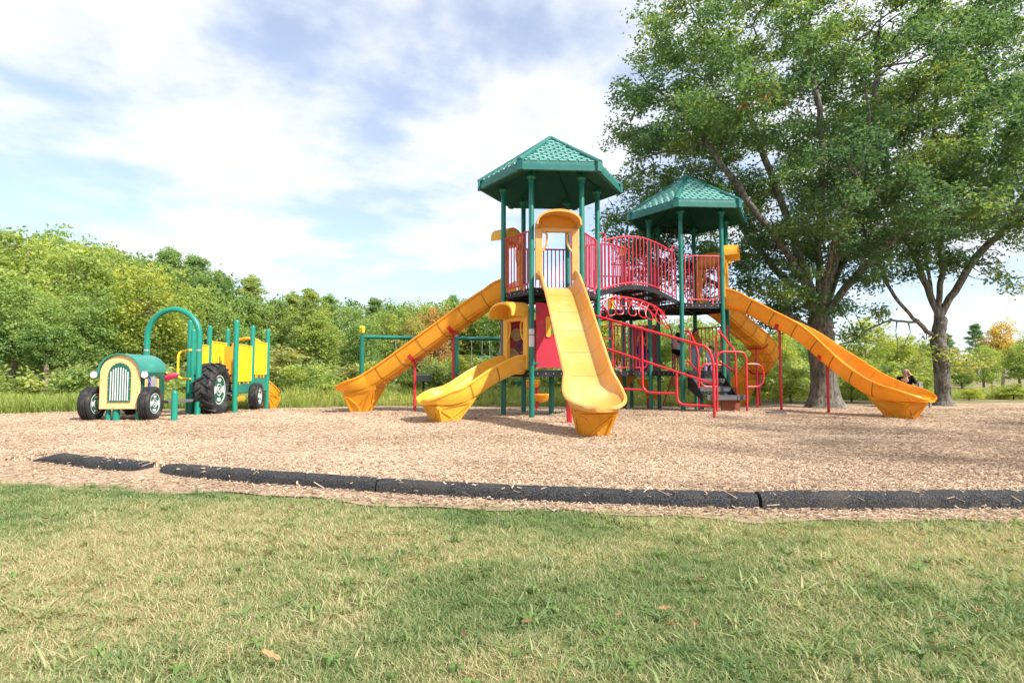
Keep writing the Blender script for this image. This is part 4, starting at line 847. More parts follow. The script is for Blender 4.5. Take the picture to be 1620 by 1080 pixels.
# --- stair up to the low deck
def stair():
    d = (eR[4] - TR_).normalized(); s = Vector((-d.y, d.x, 0)); s = s if s.x > 0 else -s; o = P3(eR[4], 0); root = empty('stair', o, 'black perforated stair with red hand loops', parent=PS); W_ = .40; tr = .30; zs = [.80, .60, .40]; g = gz(o)
    zs = [ZL - .195 * (i + 1) for i in range(3)]
    for i, z in enumerate(zs):
        a = o + d * (tr * i + .04); b = MB(); off = .05 * i
        b.bar(a + s * (-W_ + off) + up * (z - .012) + d * tr * .5, a + s * (W_ + off + (.12 if i == 2 else 0)) + up * (z - .012) + d * tr * .5, tr, .024)
        b.bar(a + s * (-W_ + off) + up * (z - .055) + d * tr, a + s * (W_ + off + (.12 if i == 2 else 0)) + up * (z - .055) + d * tr, .02, .11)
        b.build('tread', 'plank', root)
        vs, fs = [], []; nu, nv = 22, 5; z0, z1 = z, z + .195 - .03                   # open grid riser
        Q = lambda u, v: a + s * (-W_ + off + 2 * W_ * u) + up * (z0 + (z1 - z0) * v)
        for q in range(nu):
            for r_ in range(nv):
                u0, u1, v0, v1 = q / nu, (q + 1) / nu, r_ / nv, (r_ + 1) / nv; b_ = len(vs); vs += [Q(u0, v0), Q(u1, v0), Q(u1, v1), Q(u0, v1)]
                if q in (0, nu - 1): fs.append((b_, b_ + 1, b_ + 2, b_ + 3)); continue
                e = .2; l = lambda x, y, t: x + (y - x) * t
                vs += [Q(l(u0, u1, e), l(v0, v1, e)), Q(l(u0, u1, 1 - e), l(v0, v1, e)), Q(l(u0, u1, 1 - e), l(v0, v1, 1 - e)), Q(l(u0, u1, e), l(v0, v1, 1 - e))]
                fs += [(b_ + k, b_ + (k + 1) % 4, b_ + 4 + (k + 1) % 4, b_ + 4 + k) for k in range(4)]
        MB().add(vs, fs).build('riser', 'black', root)
    for x in (-W_ - .01, W_ + .02):
        b = MB(); poly = [(0, ZL - .02), (.08, ZL - .02), (.95, zs[2] - .01), (.95, zs[2] - .12), (.85, zs[2] - .12), (0, ZL - .45)]
        b.prism(poly, o + s * x, d, up, s, .016); b.build('stringer', 'black', root)
    b = MB(); b.box(o + d * .75 + s * (W_ - .05) + up * (.12 + g), (.45, .05, .34), math.atan2(s.y, s.x)); b.build('step_box', 'brown', root)
    # arch with two side loops at the foot of the stair
    q0 = o + d * 1.03 + s * (-.10); q1 = o + d * 1.03 + s * .62
    MB().tube(bent([P3(q0, g - .1), P3(q0, 1.42), P3(q1, 1.42), P3(q1, g - .1)], .2, 7), .027, 10).build('arch_rail', 'red', root)
    for q, sg in ((q0, -1), (q1, 1)):
        MB().tube(bent([P3(q, 1.13), P3(q + s * sg * .42, 1.13), P3(q + s * sg * .42, .60), P3(q, .60)], .26, 8), .021, 8).build('hand_loop', 'red', root)
    for q, sg in ((vR[4], 1), (vR[5], -1)):                       # rails from the tower posts down to the ground
        f = P3(q, 0) + d * .62 + s * sg * (.16 if sg > 0 else -.02); 
        MB().tube(bent([P3(q, 1.98) + s * sg * .05, P3(q, 2.0) + s * sg * .16 + d * .05, P3(f, 1.45), P3(f, g - .1)], .16, 6), .026, 8).build('hand_rail', 'red', root)
        MB().tube(bent([P3(q, 1.9) + s * sg * .06, P3(q, 1.9) + s * sg * .2, P3(q, 1.12) + s * sg * .2, P3(q, 1.12) + s * sg * .06], .1, 6), .018, 8).build('hand_loop', 'red', root)
        MB().tube(bent([P3(q, 1.2) + s * sg * .05, P3(q, 1.22) + s * sg * .15, P3(f, .95)], .1, 6), .02, 8).build('short_rail', 'red', root)
stair()

# --- sloping red rails beside the ramp
def ramp_rail():
    root = empty('ramp_rail', (4.11, 11.95, 0), 'sloping bright red pipe rails standing in front of the low deck', parent=PS)
    A = lambda px_, Y_, z: Vector(((px_ - 810) / 920 * Y_, Y_, z))
    e0, e1 = A(941, 12.95, 2.20), A(1121, 12.0, 1.45)
    MB().tube(bent([e0 + Vector((-.12, .1, 0)), e0, e1, A(1128.5, 11.95, 1.15), A(1128.5, 11.95, gz((4.1, 11.95)) - .1)], .14, 6), .030, 12).build('top_rail', 'red', root)
    MB().tube([A(955, 12.9, 1.48), A(1127, 11.97, .70)], .026, 10).build('middle_rail', 'red', root)
    MB().tube(bent([A(1016, 12.55, 1.90), A(1016, 12.55, .50), A(1070, 12.25, .49)], .2, 7), .027, 10).build('upright', 'red', root)
    MB().tube([A(900, 13.0, .62), A(1016, 12.55, .56)], .024, 10).build('foot_rail', 'red', root)
    MB().tube(bent([A(1070, 12.25, .93), A(1070, 12.25, .26), A(1127, 11.97, .245)], .18, 7), .027, 10).build('upright', 'red', root)
ramp_rail()
# --- loop climber hanging from an arched beam under the bridge
def loops():
    root = empty('loop_climber', (3.0, 13.6, 0), 'red arched ladder of wire loops under the bridge', parent=PS)
    key = [(936, 13.1, 487), (955, 13.25, 475), (974, 13.4, 469), (1002, 13.65, 472), (1023, 13.85, 478), (1044, 14.05, 489), (1056, 14.2, 503)]
    bp = catmull([((x - 810) / 920 * y, y, EYE + (590 - v) / 920 * y) for x, y, v in key], 6); back = Vector((-.18, .30, 0))
    for o_ in (0, 1): MB().tube([q + back * o_ for q in bp], .021, 8).build('beam', 'red', root)
    for i in range(9):
        k = 3 + i * 3.6; q0 = bp[int(k)]; d_ = (bp[min(int(k) + 2, len(bp) - 1)] - bp[int(k) - 2]).normalized(); fl = Vector((.10, -.16, 0)) * (i / 8)
        prof = [(-.10, 0), (-.02, -.10), (.08, -.24), (.115, -.34), (.07, -.41), (-.07, -.41), (-.115, -.34), (-.08, -.24), (.02, -.10), (.10, 0)]
        MB().tube(catmull([q0 + d_ * x + up * z + fl * (-z * 2.2) for x, z in prof], 4), .0135, 6).build('loop', 'red', root)
    for i in range(0, len(bp), 6): MB().tube([bp[i], bp[i] + back], .014, 6).build('cross_tie', 'red', root)
loops()
# ladder hoops left of the low deck
def ladder():
    root = empty('arch_ladder', (2.2, 13.8, 0), 'red arched ladder at the side of the nearer tower', parent=PS)
    for x in (2.12, 2.42):
        MB().tube(bent([(x, 14.0, -.1), (x, 14.0, 2.2), (x - .25, 13.6, 2.45), (x - .45, 13.4, 2.45)], .3, 8), .022, 8).build('side_rail', 'red', root)
    for i in range(7): MB().tube([(2.12, 14.0, .3 + i * .29), (2.42, 14.0, .3 + i * .29)], .016, 6).build('rung', 'red', root)
ladder()
def stepper(x, y, n=2, zs=(.35, .72)):
    root = empty('step_pod', (x, y, 0), parent=PS); MB().tube([(x, y, -.2), (x, y, zs[-1])], .045, 10).build('stem', 'red', root)
    for i, z in enumerate(zs):
        ox = -.12 if i % 2 else .12; MB().lathe([(.001, z + .02), (.2, z + .02), (.22, z), (.16, z - .16), (.05, z - .2)], (x + ox, y, 0), seg=16).build('tread_pod', 'orange', root)
stepper(.66, 15.4); stepper(3.95, 16.9); stepper(3.0, 19.0, zs=(.3, .5))
# balance climbers behind: dark red ladder
def back_ladder():
    root = empty('ladder', (4.35, 17.2, 0), 'dark red ladder at the back of the farther tower', parent=PS)
    for x in (4.72, 5.0): MB().tube(bent([(x, 17.1, .55), (x, 17.1, 2.1), (x - .2, 16.7, 2.3)], .2), .02, 8).build('side_rail', 'red', root)
    MB().tube([(4.72, 17.1, .6), (5.0, 17.1, .6)], .02, 8).build('rung', 'red', root)
    MB().tube([(4.86, 17.1, .6), (4.86, 17.1, 1.5)], .016, 6).build('rung', 'red', root)
    MB().tube([(4.4, 17.0, 0.0), (4.65, 16.7, .95)], .02, 6).build('brace', 'red', root)
back_ladder()
b = MB(); b.box((6.05, 13.4, gz((6.05, 13.4)) + .012), (.42, .16, .045), .1); props(b.build('rubber_mat', 'plank', origin=(6.05, 13.4, 0)), 'small dark rubber mat on the mulch beside the stair', 'mat')
# orange transfer shelf seen below the low deck
b = MB(); b.prism([(-.8, 0), (.75, 0), (.45, -.36), (-.8, -.36)], (2.9, 16.9, .86), (1, 0, 0), (0, 0, 1), (0, 1, 0), .4); b.build('chute_panel', 'orange', PS, bevel=.03)

# ------------------------------------------------------------------ tractor play set
TP = empty('tractor_play_set', (-7.4, 13.0, 0), 'green and tan tractor play set with a wagon of yellow panels', 'playground')
TO = Vector((-7.65, 11.37, 0)); tv = Vector((.995, .10, 0)); tb = Vector((-.10, .995, 0))
def T(a, b, z): return TO + tv * a + tb * b + up * z
def tractor():
    hw, zb, zs, za = .37, .22, .90, 1.275; n = 16
    arch = lambda w, z0, z1: [(-w * math.cos(math.pi * i / n), z0 + (z1 - z0) * math.sin(math.pi * i / n)) for i in range(n + 1)]
    poly = [(-hw, zb)] + arch(hw, zs, za) + [(hw, zb)]
    hood_ = empty('hood', T(0, .4, .2), 'tan tractor nose with a green barred grille', parent=TP)
    MB().prism(poly, T(0, 0, 0), tv, up, tb, .03).build('nose_panel', 'tan', hood_, bevel=.006)
    MB().prism(poly, T(0, .92, 0), tv, up, tb, .03).build('end_panel', 'tan', hood_)
    for s in (-1, 1):
        o_ = T(s * (hw - .01), .03, 0); MB().prism([(0, zb + .12), (.86, zb + .12), (.86, zs), (0, zs)], o_, tb, up, tv * -s, .02).build('side_panel', 'tan', hood_)
        MB().prism([(-.02, zs - .06), (.98, zs - .06), (.98, zs + .055), (-.02, zs + .055)], T(s * (hw + .004), 0, 0), tb, up, tv * s, .018).build('side_band', 'gpanel', hood_)
        MB().prism([(.75, zb - .02), (.92, zb - .02), (.92, zs - .06), (.75, zs - .06)], T(s * (hw + .004), 0, 0), tb, up, tv * s, .02).build('corner_board', 'gpanel', hood_)
        MB().prism([(.04, zb + .25), (.14, zb + .25), (.14, zs - .06), (.04, zs - .06)], T(s * (hw + .004), 0, 0), tb, up, tv * s, .016).build('corner_board', 'gpanel', hood_)
    rings = []
    for i in range(n + 1):
        a = math.pi * i / n; x, z = -(hw + .03) * math.cos(a), zs + .03 + (za - zs - .005) * math.sin(a); x2, z2 = x * .96, z - .022
        rings.append([T(x, -.05, z), T(x, 1.0, z), T(x2, 1.0, z2), T(x2, -.05, z2)])
    MB().sweep(rings).build('hood_roof', 'gtop', hood_, sharp=40)
    gw = .205; gp_ = [(-gw, .36)] + [(-gw * math.cos(math.pi * i / n), .88 + .24 * math.sin(math.pi * i / n)) for i in range(n + 1)] + [(gw, .36)]
    MB().prism(gp_, T(0, 0, 0) - tb * .022, tv, up, tb, .02).build('grille', 'gpanel', hood_)
    for i, x in enumerate((-.155, -.11, -.066, -.022, .026, .07, .115, .158)):
        top = .88 + .24 * math.sqrt(max(0, 1 - (abs(x) / .205) ** 2)) - .09; MB().prism([(x - .0085, .385), (x + .0085, .385), (x + .0085, top), (x - .0085, top)], T(0, 0, 0) - tb * .034, tv, up, tb, .012).build('grille_bar', 'white', hood_)
    bo = MB()
    for x, z in ((-.33, .3), (.33, .3), (-.33, .55), (.33, .55), (-.33, .8), (.33, .8), (-.1, .26), (.1, .26), (-.29, 1.0), (.29, 1.0)): bo.ball(T(x, -.004, z), .011, 6, 4)
    for x, z in ((-.19, .38), (.19, .38), (0, .38), (-.195, .6), (.195, .6), (-.195, .82), (.195, .82), (-.1, 1.075), (.1, 1.075), (-.05, 1.1), (.05, 1.1)): bo.ball(T(x, -.028, z), .010, 6, 4)
    bo.build('bolt', 'bolt', hood_)
    for s in (-1, 1):
        q = T(s * (hw + .095), .0, .885); b = MB(); b.box(T(s * (hw + .04), .02, .90), (.16, .02, .13), math.atan2(tv.y, tv.x)); b.build('headlight_bracket', 'tan', hood_)
        b = MB(); b.lathe([(.001, .018), (.062, .016), (.068, .010), (.072, 0), (.068, -.03), (.05, -.05), (.001, -.05)], q - tb * .03, -tb, 18); b.build('headlight', 'white', hood_)
        MB().lathe([(.073, -.03), (.081, 0), (.073, .014)], q - tb * .03, -tb, 18).build('headlight_rim', 'gpanel', hood_)
    # control plate on the side with a blue squiggle
    MB().prism([(.30, .60), (.58, .55), (.60, .76), (.50, .86), (.36, .84)], T(hw + .008, 0, 0), tb, up, tv, .02).build('control_plate', 'greypl', hood_)
    MB().tube([T(hw + .035, .30 + .02 * math.sin(i * 2.2), .56 + i * .035) for i in range(9)], .016, 6).build('control_mark', 'blue', hood_)
    # raspberry seat wing behind the hood
    rings = []
    for i in range(7):
        t = i / 6; w = .11 * math.sqrt(max(.02, 1 - t * t)); rings.append([T(.30 + t * .34, 1.05 + w * sx, .80 + .10 * t + w * sz * .8) for sx, sz in ((-1, 0), (-.5, -.8), (.5, -.8), (1, 0), (.7, .7), (-.7, .7))])
    MB().sweep(rings).build('seat_wing', 'pinkred', TP)
    MB().ball(T(.42, .95, .92), .025, 8, 5).build('seat_stud', 'bars', TP)
    for a, b_, r in ((-.26, .12, .045), (.28, .14, .04), (-.10, .10, .062)):
        p = T(a, b_, 0); MB().lathe([(r, gz(p) - .15), (r, .30)], (p.x, p.y, 0), seg=12).build('leg', 'green_lt', TP)
    p = T(.25, .9, 0); MB().lathe([(.05, gz(p) - .15), (.05, .5)], (p.x, p.y, 0), seg=12).build('leg', 'green_lt', TP)
    MB().bar(T(-.5, .16, .36), T(.5, .16, .36), .05, .05).build('axle', 'green_lt', TP)
tractor()
def wheel(c, ax, r, wd, name='wheel', lug=False, hubr=.64, label=None, squash=0.0):
    ax = Vector(ax).normalized(); c = Vector(c); root = empty(name, c, label, parent=TP); h = wd / 2; b = MB()
    prof = [(r * hubr, -h * .75), (r * (hubr + .12), -h), (r * .88, -h * .98), (r * .95, -h * .85), (r * .985, -h * .66)]
    if not lug:
        for k in range(4):
            z = -h * .6 + k * h * .4; prof += [(r, z - h * .10), (r, z + h * .10), (r * .955, z + h * .16), (r * .955, z + h * .24)]
    else: prof += [(r * .955, -h * .5), (r * .965, 0), (r * .955, h * .5)]
    prof += [(r * .985, h * .66), (r * .95, h * .85), (r * .88, h * .98), (r * (hubr + .12), h), (r * hubr, h * .75)]
    b.lathe(prof, c, ax, 40); b.build('tyre', 'rubber', root, sharp=50)
    u = Vector((0, 0, 1)); w = ax.cross(u)
    if lug:
        for k in range(18):
            for s in (-1, 1):
                a0 = 2 * math.pi * (k + (.5 if s > 0 else 0)) / 18; lb = MB(); pts_ = []
                for t, rr in ((.0, 1.0), (.45, 1.0), (.8, .985), (1.05, .93)):
                    a = a0 + t * .26; pts_.append(c + ax * (s * h * t * .95) + (u * math.cos(a) + w * math.sin(a)) * r * rr)
                for i in range(3): 
                    rad = (pts_[i] - c); rad -= ax * rad.dot(ax); lb.bar(pts_[i], pts_[i + 1], r * .07, r * .085, up=rad.normalized())
                lb.build('lug', 'rubber', root)
    hd = MB(); hd.lathe([(.001, h * .62), (r * hubr * .98, h * .62), (r * hubr * 1.02, h * .74)], c, ax, 28); hd.lathe([(.001, -h * .4), (r * hubr, -h * .4), (r * hubr * 1.02, -h * .74)], c, ax, 28); hd.build('hub', 'gpanel', root)
    k_ = r * hubr; f = c + ax * (h * .64)
    def ring(r0, r1): MB().lathe([(r0, 0), (r0, .012), (r1, .012), (r1, 0)], f, ax, 28, smooth=False).build('hub_ring', 'white', root)
    ring(k_ * .88, k_ * .94); ring(k_ * .34, k_ * .40); ring(k_ * .13, k_ * .19)
    for q in range(4):                                           # four pale windows
        a0 = math.pi / 2 * q + .0; poly = []
        for a in np.linspace(-.36, .36, 7): poly.append((k_ * .74 * math.sin(a0 + a), k_ * .74 * math.cos(a0 + a)))
        for a in np.linspace(.32, -.32, 5): poly.append((k_ * .52 * math.sin(a0 + a), k_ * .52 * math.cos(a0 + a)))
        MB().prism(poly, f, w, u, ax, .012).build('hub_window', 'white', root)
    return root
wheel((-8.27, 11.50, .315), (.98, .12, 0), .335, .23, label='front wheel on the far side of the tractor nose')
wheel((-7.22, 11.66, .315), (.985, .10, 0), .335, .23, label='front wheel beside the grille')
wheel((-6.80, 13.25, .54), (.985, .08, 0), .585, .42, 'tractor_wheel', True, .60, label='large lugged rear tyre')
wheel((-8.45, 13.3, .54), (-.985, -.08, 0), .585, .42, 'tractor_wheel', True, .50)
wheel((-6.62, 15.10, .33), (.985, .14, 0), .335, .23, label='small wagon wheel')
def set_post(x, y, z1, r=.058):
    b = MB(); z0 = gz((x, y)) - .15; b.lathe([(r, z0), (r, z1 - .05), (r * .96, z1 - .03), (r * .72, z1 - .005), (r * .35, z1 + .008), (.001, z1 + .01)], (x, y, 0), seg=16); return b.build('post', 'green_lt', TP)
LP = {'a': (-7.54, 13.6), 'b': (-6.46, 13.6), 'c': (-7.92, 15.2), 'd': (-6.79, 15.2), 'e': (-8.08, 16.5), 'f': (-6.94, 16.5)}
for k in LP: set_post(*LP[k], 2.16)
set_post(-7.27, 13.25, 1.92); set_post(-6.60, 11.42, .57)
xl, xr, ya = -8.03, -6.88, 12.78
MB().tube(bent([(xl, ya, -.1), (xl, ya, 1.72)], .1)[:2] + [Vector((xl + (xr - xl) * (.5 - .5 * math.cos(math.pi * i / 20)), ya, 1.72 + .60 * math.sin(math.pi * i / 20))) for i in range(21)] + [Vector((xr, ya, -.1))], .060, 14).build('arch_tube', 'green_lt', TP)
cs = MB()
for x in (xl, xr): cs.lathe([(.064, 1.40), (.064, 1.44)], (x, ya, 0), seg=14)
cs.build('arch_joint', 'bolt', TP)
b = MB(); b.bar((-7.36, 12.36, .31), (-6.86, 13.12, .33), .34, .055); b.build('running_board', 'plank', TP, bevel=.008)
hx = [(-7.27, 13.2, 1.44), (-7.52, 13.1, 1.40), (-7.52, 13.1, .80), (-7.27, 13.2, .78)]
MB().tube(bent(hx, .12), .026, 8).build('handle', 'bars', TP)
def ypanel(p, q, z0, z1, n=12):
    p, q = P3(p, 0), P3(q, 0); d = (q - p).normalized(); a, e = p + d * .1, q - d * .1; b = MB()
    b.tube([p + d * .04 + up * z1, q - d * .04 + up * z1], .018, 8); b.tube(bent([a + up * z1, a + up * z0, e + up * z0, e + up * z1], .09), .018, 8); o = b.build('barrier', 'bars', TP)
    for k in range(1, n): x = a.lerp(e, k / n); MB().tube([x + up * z0, x + up * z1], .0155, 6).build('bar', 'bars', o)
    b = MB()
    for t in (.2, .8): x = a.lerp(e, t); b.tube([x + up * z0, x + up * (z0 - .1)], .014, 6)
    b.build('mounting_foot', 'bars', o)
ypanel(LP['a'], LP['c'], .74, 1.62, 12); ypanel(LP['c'], LP['e'], .88, 1.75, 12); ypanel(LP['b'], LP['d'], .72, 1.60, 12); ypanel(LP['d'], LP['f'], .88, 1.75, 12)
def skirt(p, q, z0, z1, m='gpanel'):
    p, q = P3(p, 0), P3(q, 0); d = (q - p).normalized(); MB().bar(p + d * .06 + up * (z0 + z1) / 2, q - d * .06 + up * (z0 + z1) / 2, .025, z1 - z0).build('skirt_board', m, TP)
skirt(LP['b'], LP['d'], .44, .66, 'gtop'); skirt(LP['d'], LP['f'], .44, .80, 'gtop'); skirt(LP['c'], LP['e'], .5, .85); skirt(LP['a'], LP['c'], .35, .7); skirt(LP['e'], LP['c'], .86, .88)
b = MB(); b.prism([LP['a'], LP['b'], LP['d'], LP['f'], LP['e'], LP['c']], (0, 0, .42), (1, 0, 0), (0, 1, 0), (0, 0, 1), .05); b.build('wagon_deck', 'plank', TP)
# orange crawl panel at the wagon's far end with a rounded top
p, q = P3(LP['e'], 0), P3(LP['f'], 0); d = (q - p).normalized(); n_ = Vector((-d.y, d.x, 0)); cpt = (p + q) / 2
pl = empty('slide_panel', P3(cpt, .5), 'orange moulded panel over the wagon slide', parent=TP)
for s in (-1, 1): MB().prism([(s * .48, 0), (s * .26, 0), (s * .26, 1.0), (s * .48, 1.0)], P3(cpt, .6), d, up, n_, .06).build('side_panel', 'orange', pl, bevel=.015)
MB().bar(P3(cpt, 1.62) - d * .48 + n_ * .03, P3(cpt, 1.62) + d * .48 + n_ * .03, .08, .12).build('cross_panel', 'orange', pl, bevel=.015)
MB().tube([P3(cpt, 1.66) + d * (-.42 * math.cos(math.pi * i / 12)) + up * (.24 * math.sin(math.pi * i / 12)) for i in range(13)], .045, 10).build('arch_handle', 'orange', pl)
MB().prism([(-.15, 0), (.15, 0), (.15, .96), (-.15, .96)], P3(LP['c'], .68) + Vector((.28, .55, 0)), Vector((.9, .2, 0)), up, Vector((-.2, .9, 0)), .04).build('climb_panel', 'orange', TP)
slide([P3(cpt, .70) + n_ * .05, P3(cpt, .66) + n_ * .3 + d * .05, P3(cpt, .46) + n_ * .75 + d * .16, P3(cpt, .26) + n_ * 1.15 + d * .2, P3(cpt, .24) + n_ * 1.4 + d * .24], 'small orange slide at the back of the wagon', 'orange', w=.17, h0=.2, h1=.18, hx=.14, exitlen=.25, sec=.9, parent=TP, pedestal=True)
b = MB(); b.box((-6.72, 14.2, .30), (.30, .34, .12)); b.box((-6.72, 14.2, .16), (.08, .08, .3)); b.build('step', 'orange', TP, bevel=.03)

# ------------------------------------------------------------------ swing set and grill behind
SW = empty('swing_set', (-3.5, 24.5, -.2), 'green swing frame standing behind the long orange slide', 'swing set')
zb = 2.42; sA, sB = Vector((-6.25, 24.2, zb)), Vector((1.6, 26.3, zb)); g_ = float(terrain(0, 25))
MB().tube([sA - Vector((.08, 0, 0)), sB], .085, 12).build('top_beam', 'green', SW)
for t in (0, .49, .98):
    q = sA.lerp(sB, t); MB().tube([Vector((q.x, q.y, g_ - .2)), q + up * .06], .095, 12).build('post', 'green', SW)
cap_ = sA + up * .18; b = MB(); b.box(cap_ + up * .12, (.22, .2, .30), .25); o = b.build('yellow_cap', 'bars', SW, bevel=.04)
MB().tube([cap_ + Vector((.05, -.13, .2)), cap_ + Vector((-.05, -.13, .15)), cap_ + Vector((.06, -.13, .08)), cap_ + Vector((-.05, -.13, .02))], .014, 5).build('printed_mark', 'black', o)
def swing(t, m, bucket):
    q = sA.lerp(sB, t); d = (sB - sA).normalized(); zseat = .62 + g_
    for s in (-1, 1): MB().tube([q + d * s * .24, Vector((q.x, q.y, zseat + .25)) + d * s * .22], .012, 5).build('chain', 'bolt', SW)
    b = MB()
    if bucket:
        b.lathe([(.001, 0), (.18, .0), (.24, .10), (.25, .38), (.29, .42), (.30, .52), (.24, .50), (.20, .12), (.001, .06)], (q.x, q.y, zseat - .2), seg=14)
    else: b.sweep([[Vector((q.x, q.y, zseat + .2 * (x / .24) ** 2)) + d * x + Vector((-d.y, d.x, 0)) * y + up * z for y, z in ((-.09, 0), (.09, 0), (.09, .025), (-.09, .025))] for x in np.linspace(-.24, .24, 9)])
    b.build('swing_seat', m, SW)
swing(.83, 'teal', True); swing(.60, 'black', False); swing(.20, 'black', False); swing(.70, 'teal', True)
GR = empty('park_grill', (-3.35, 22.0, -.2), 'dark box grill on a post behind the orange slide', 'grill')
MB().tube([(-3.35, 22, -.3), (-3.35, 22, .62)], .05, 10).build('post', 'black', GR)
b = MB(); b.prism([(-.24, 0), (.24, 0), (.28, .24), (-.28, .24)], (-3.35, 21.85, .60), (1, 0, 0), (0, 0, 1), (0, 1, 0), .42); b.build('fire_box', 'plank', GR, bevel=.01)
for k in range(7): MB().tube([(-3.57 + k * .073, 21.86, .85), (-3.57 + k * .073, 22.26, .85)], .008, 5).build('grate_bar', 'bolt', GR)
FR = empty('climbing_frame', (-1.5, 31, -.2), 'small green climbing frame far back beside the woods', 'climbing frame')
for x in (-1.75, -1.05, -.3): MB().tube([(x, 31, -.3), (x, 31, 1.85)], .05, 8).build('post', 'green', FR)
for z in (1.1, 1.75): MB().tube([(-1.75, 31, z), (-.3, 31, z)], .04, 8).build('rail', 'green', FR)

# ------------------------------------------------------------------ bench by the trees
BX, BY, BG = 12.15, 18.0, float(terrain(12, 18)) - .04
BN = empty('park_bench', (BX, BY, BG), 'grey bench by the tree trunk that the woman sits on', 'bench')
for i in range(4): MB().box((BX, BY - .18 + i * .125, BG + .40), (1.5, .105, .035)).build('seat_slat', 'wood_grey', BN)
for i in range(3): MB().box((BX, BY + .28 + i * .02, BG + .52 + i * .125), (1.5, .03, .10)).build('back_slat', 'wood_grey', BN)
for s in (-1, 1):
    b = MB(); b.box((BX + s * .62, BY, BG + .18), (.06, .42, .06)); b.box((BX + s * .62, BY - .17, BG + .18), (.06, .06, .40)); b.box((BX + s * .62, BY + .27, BG + .38), (.06, .05, .80)); b.build('leg', 'wood_grey', BN)

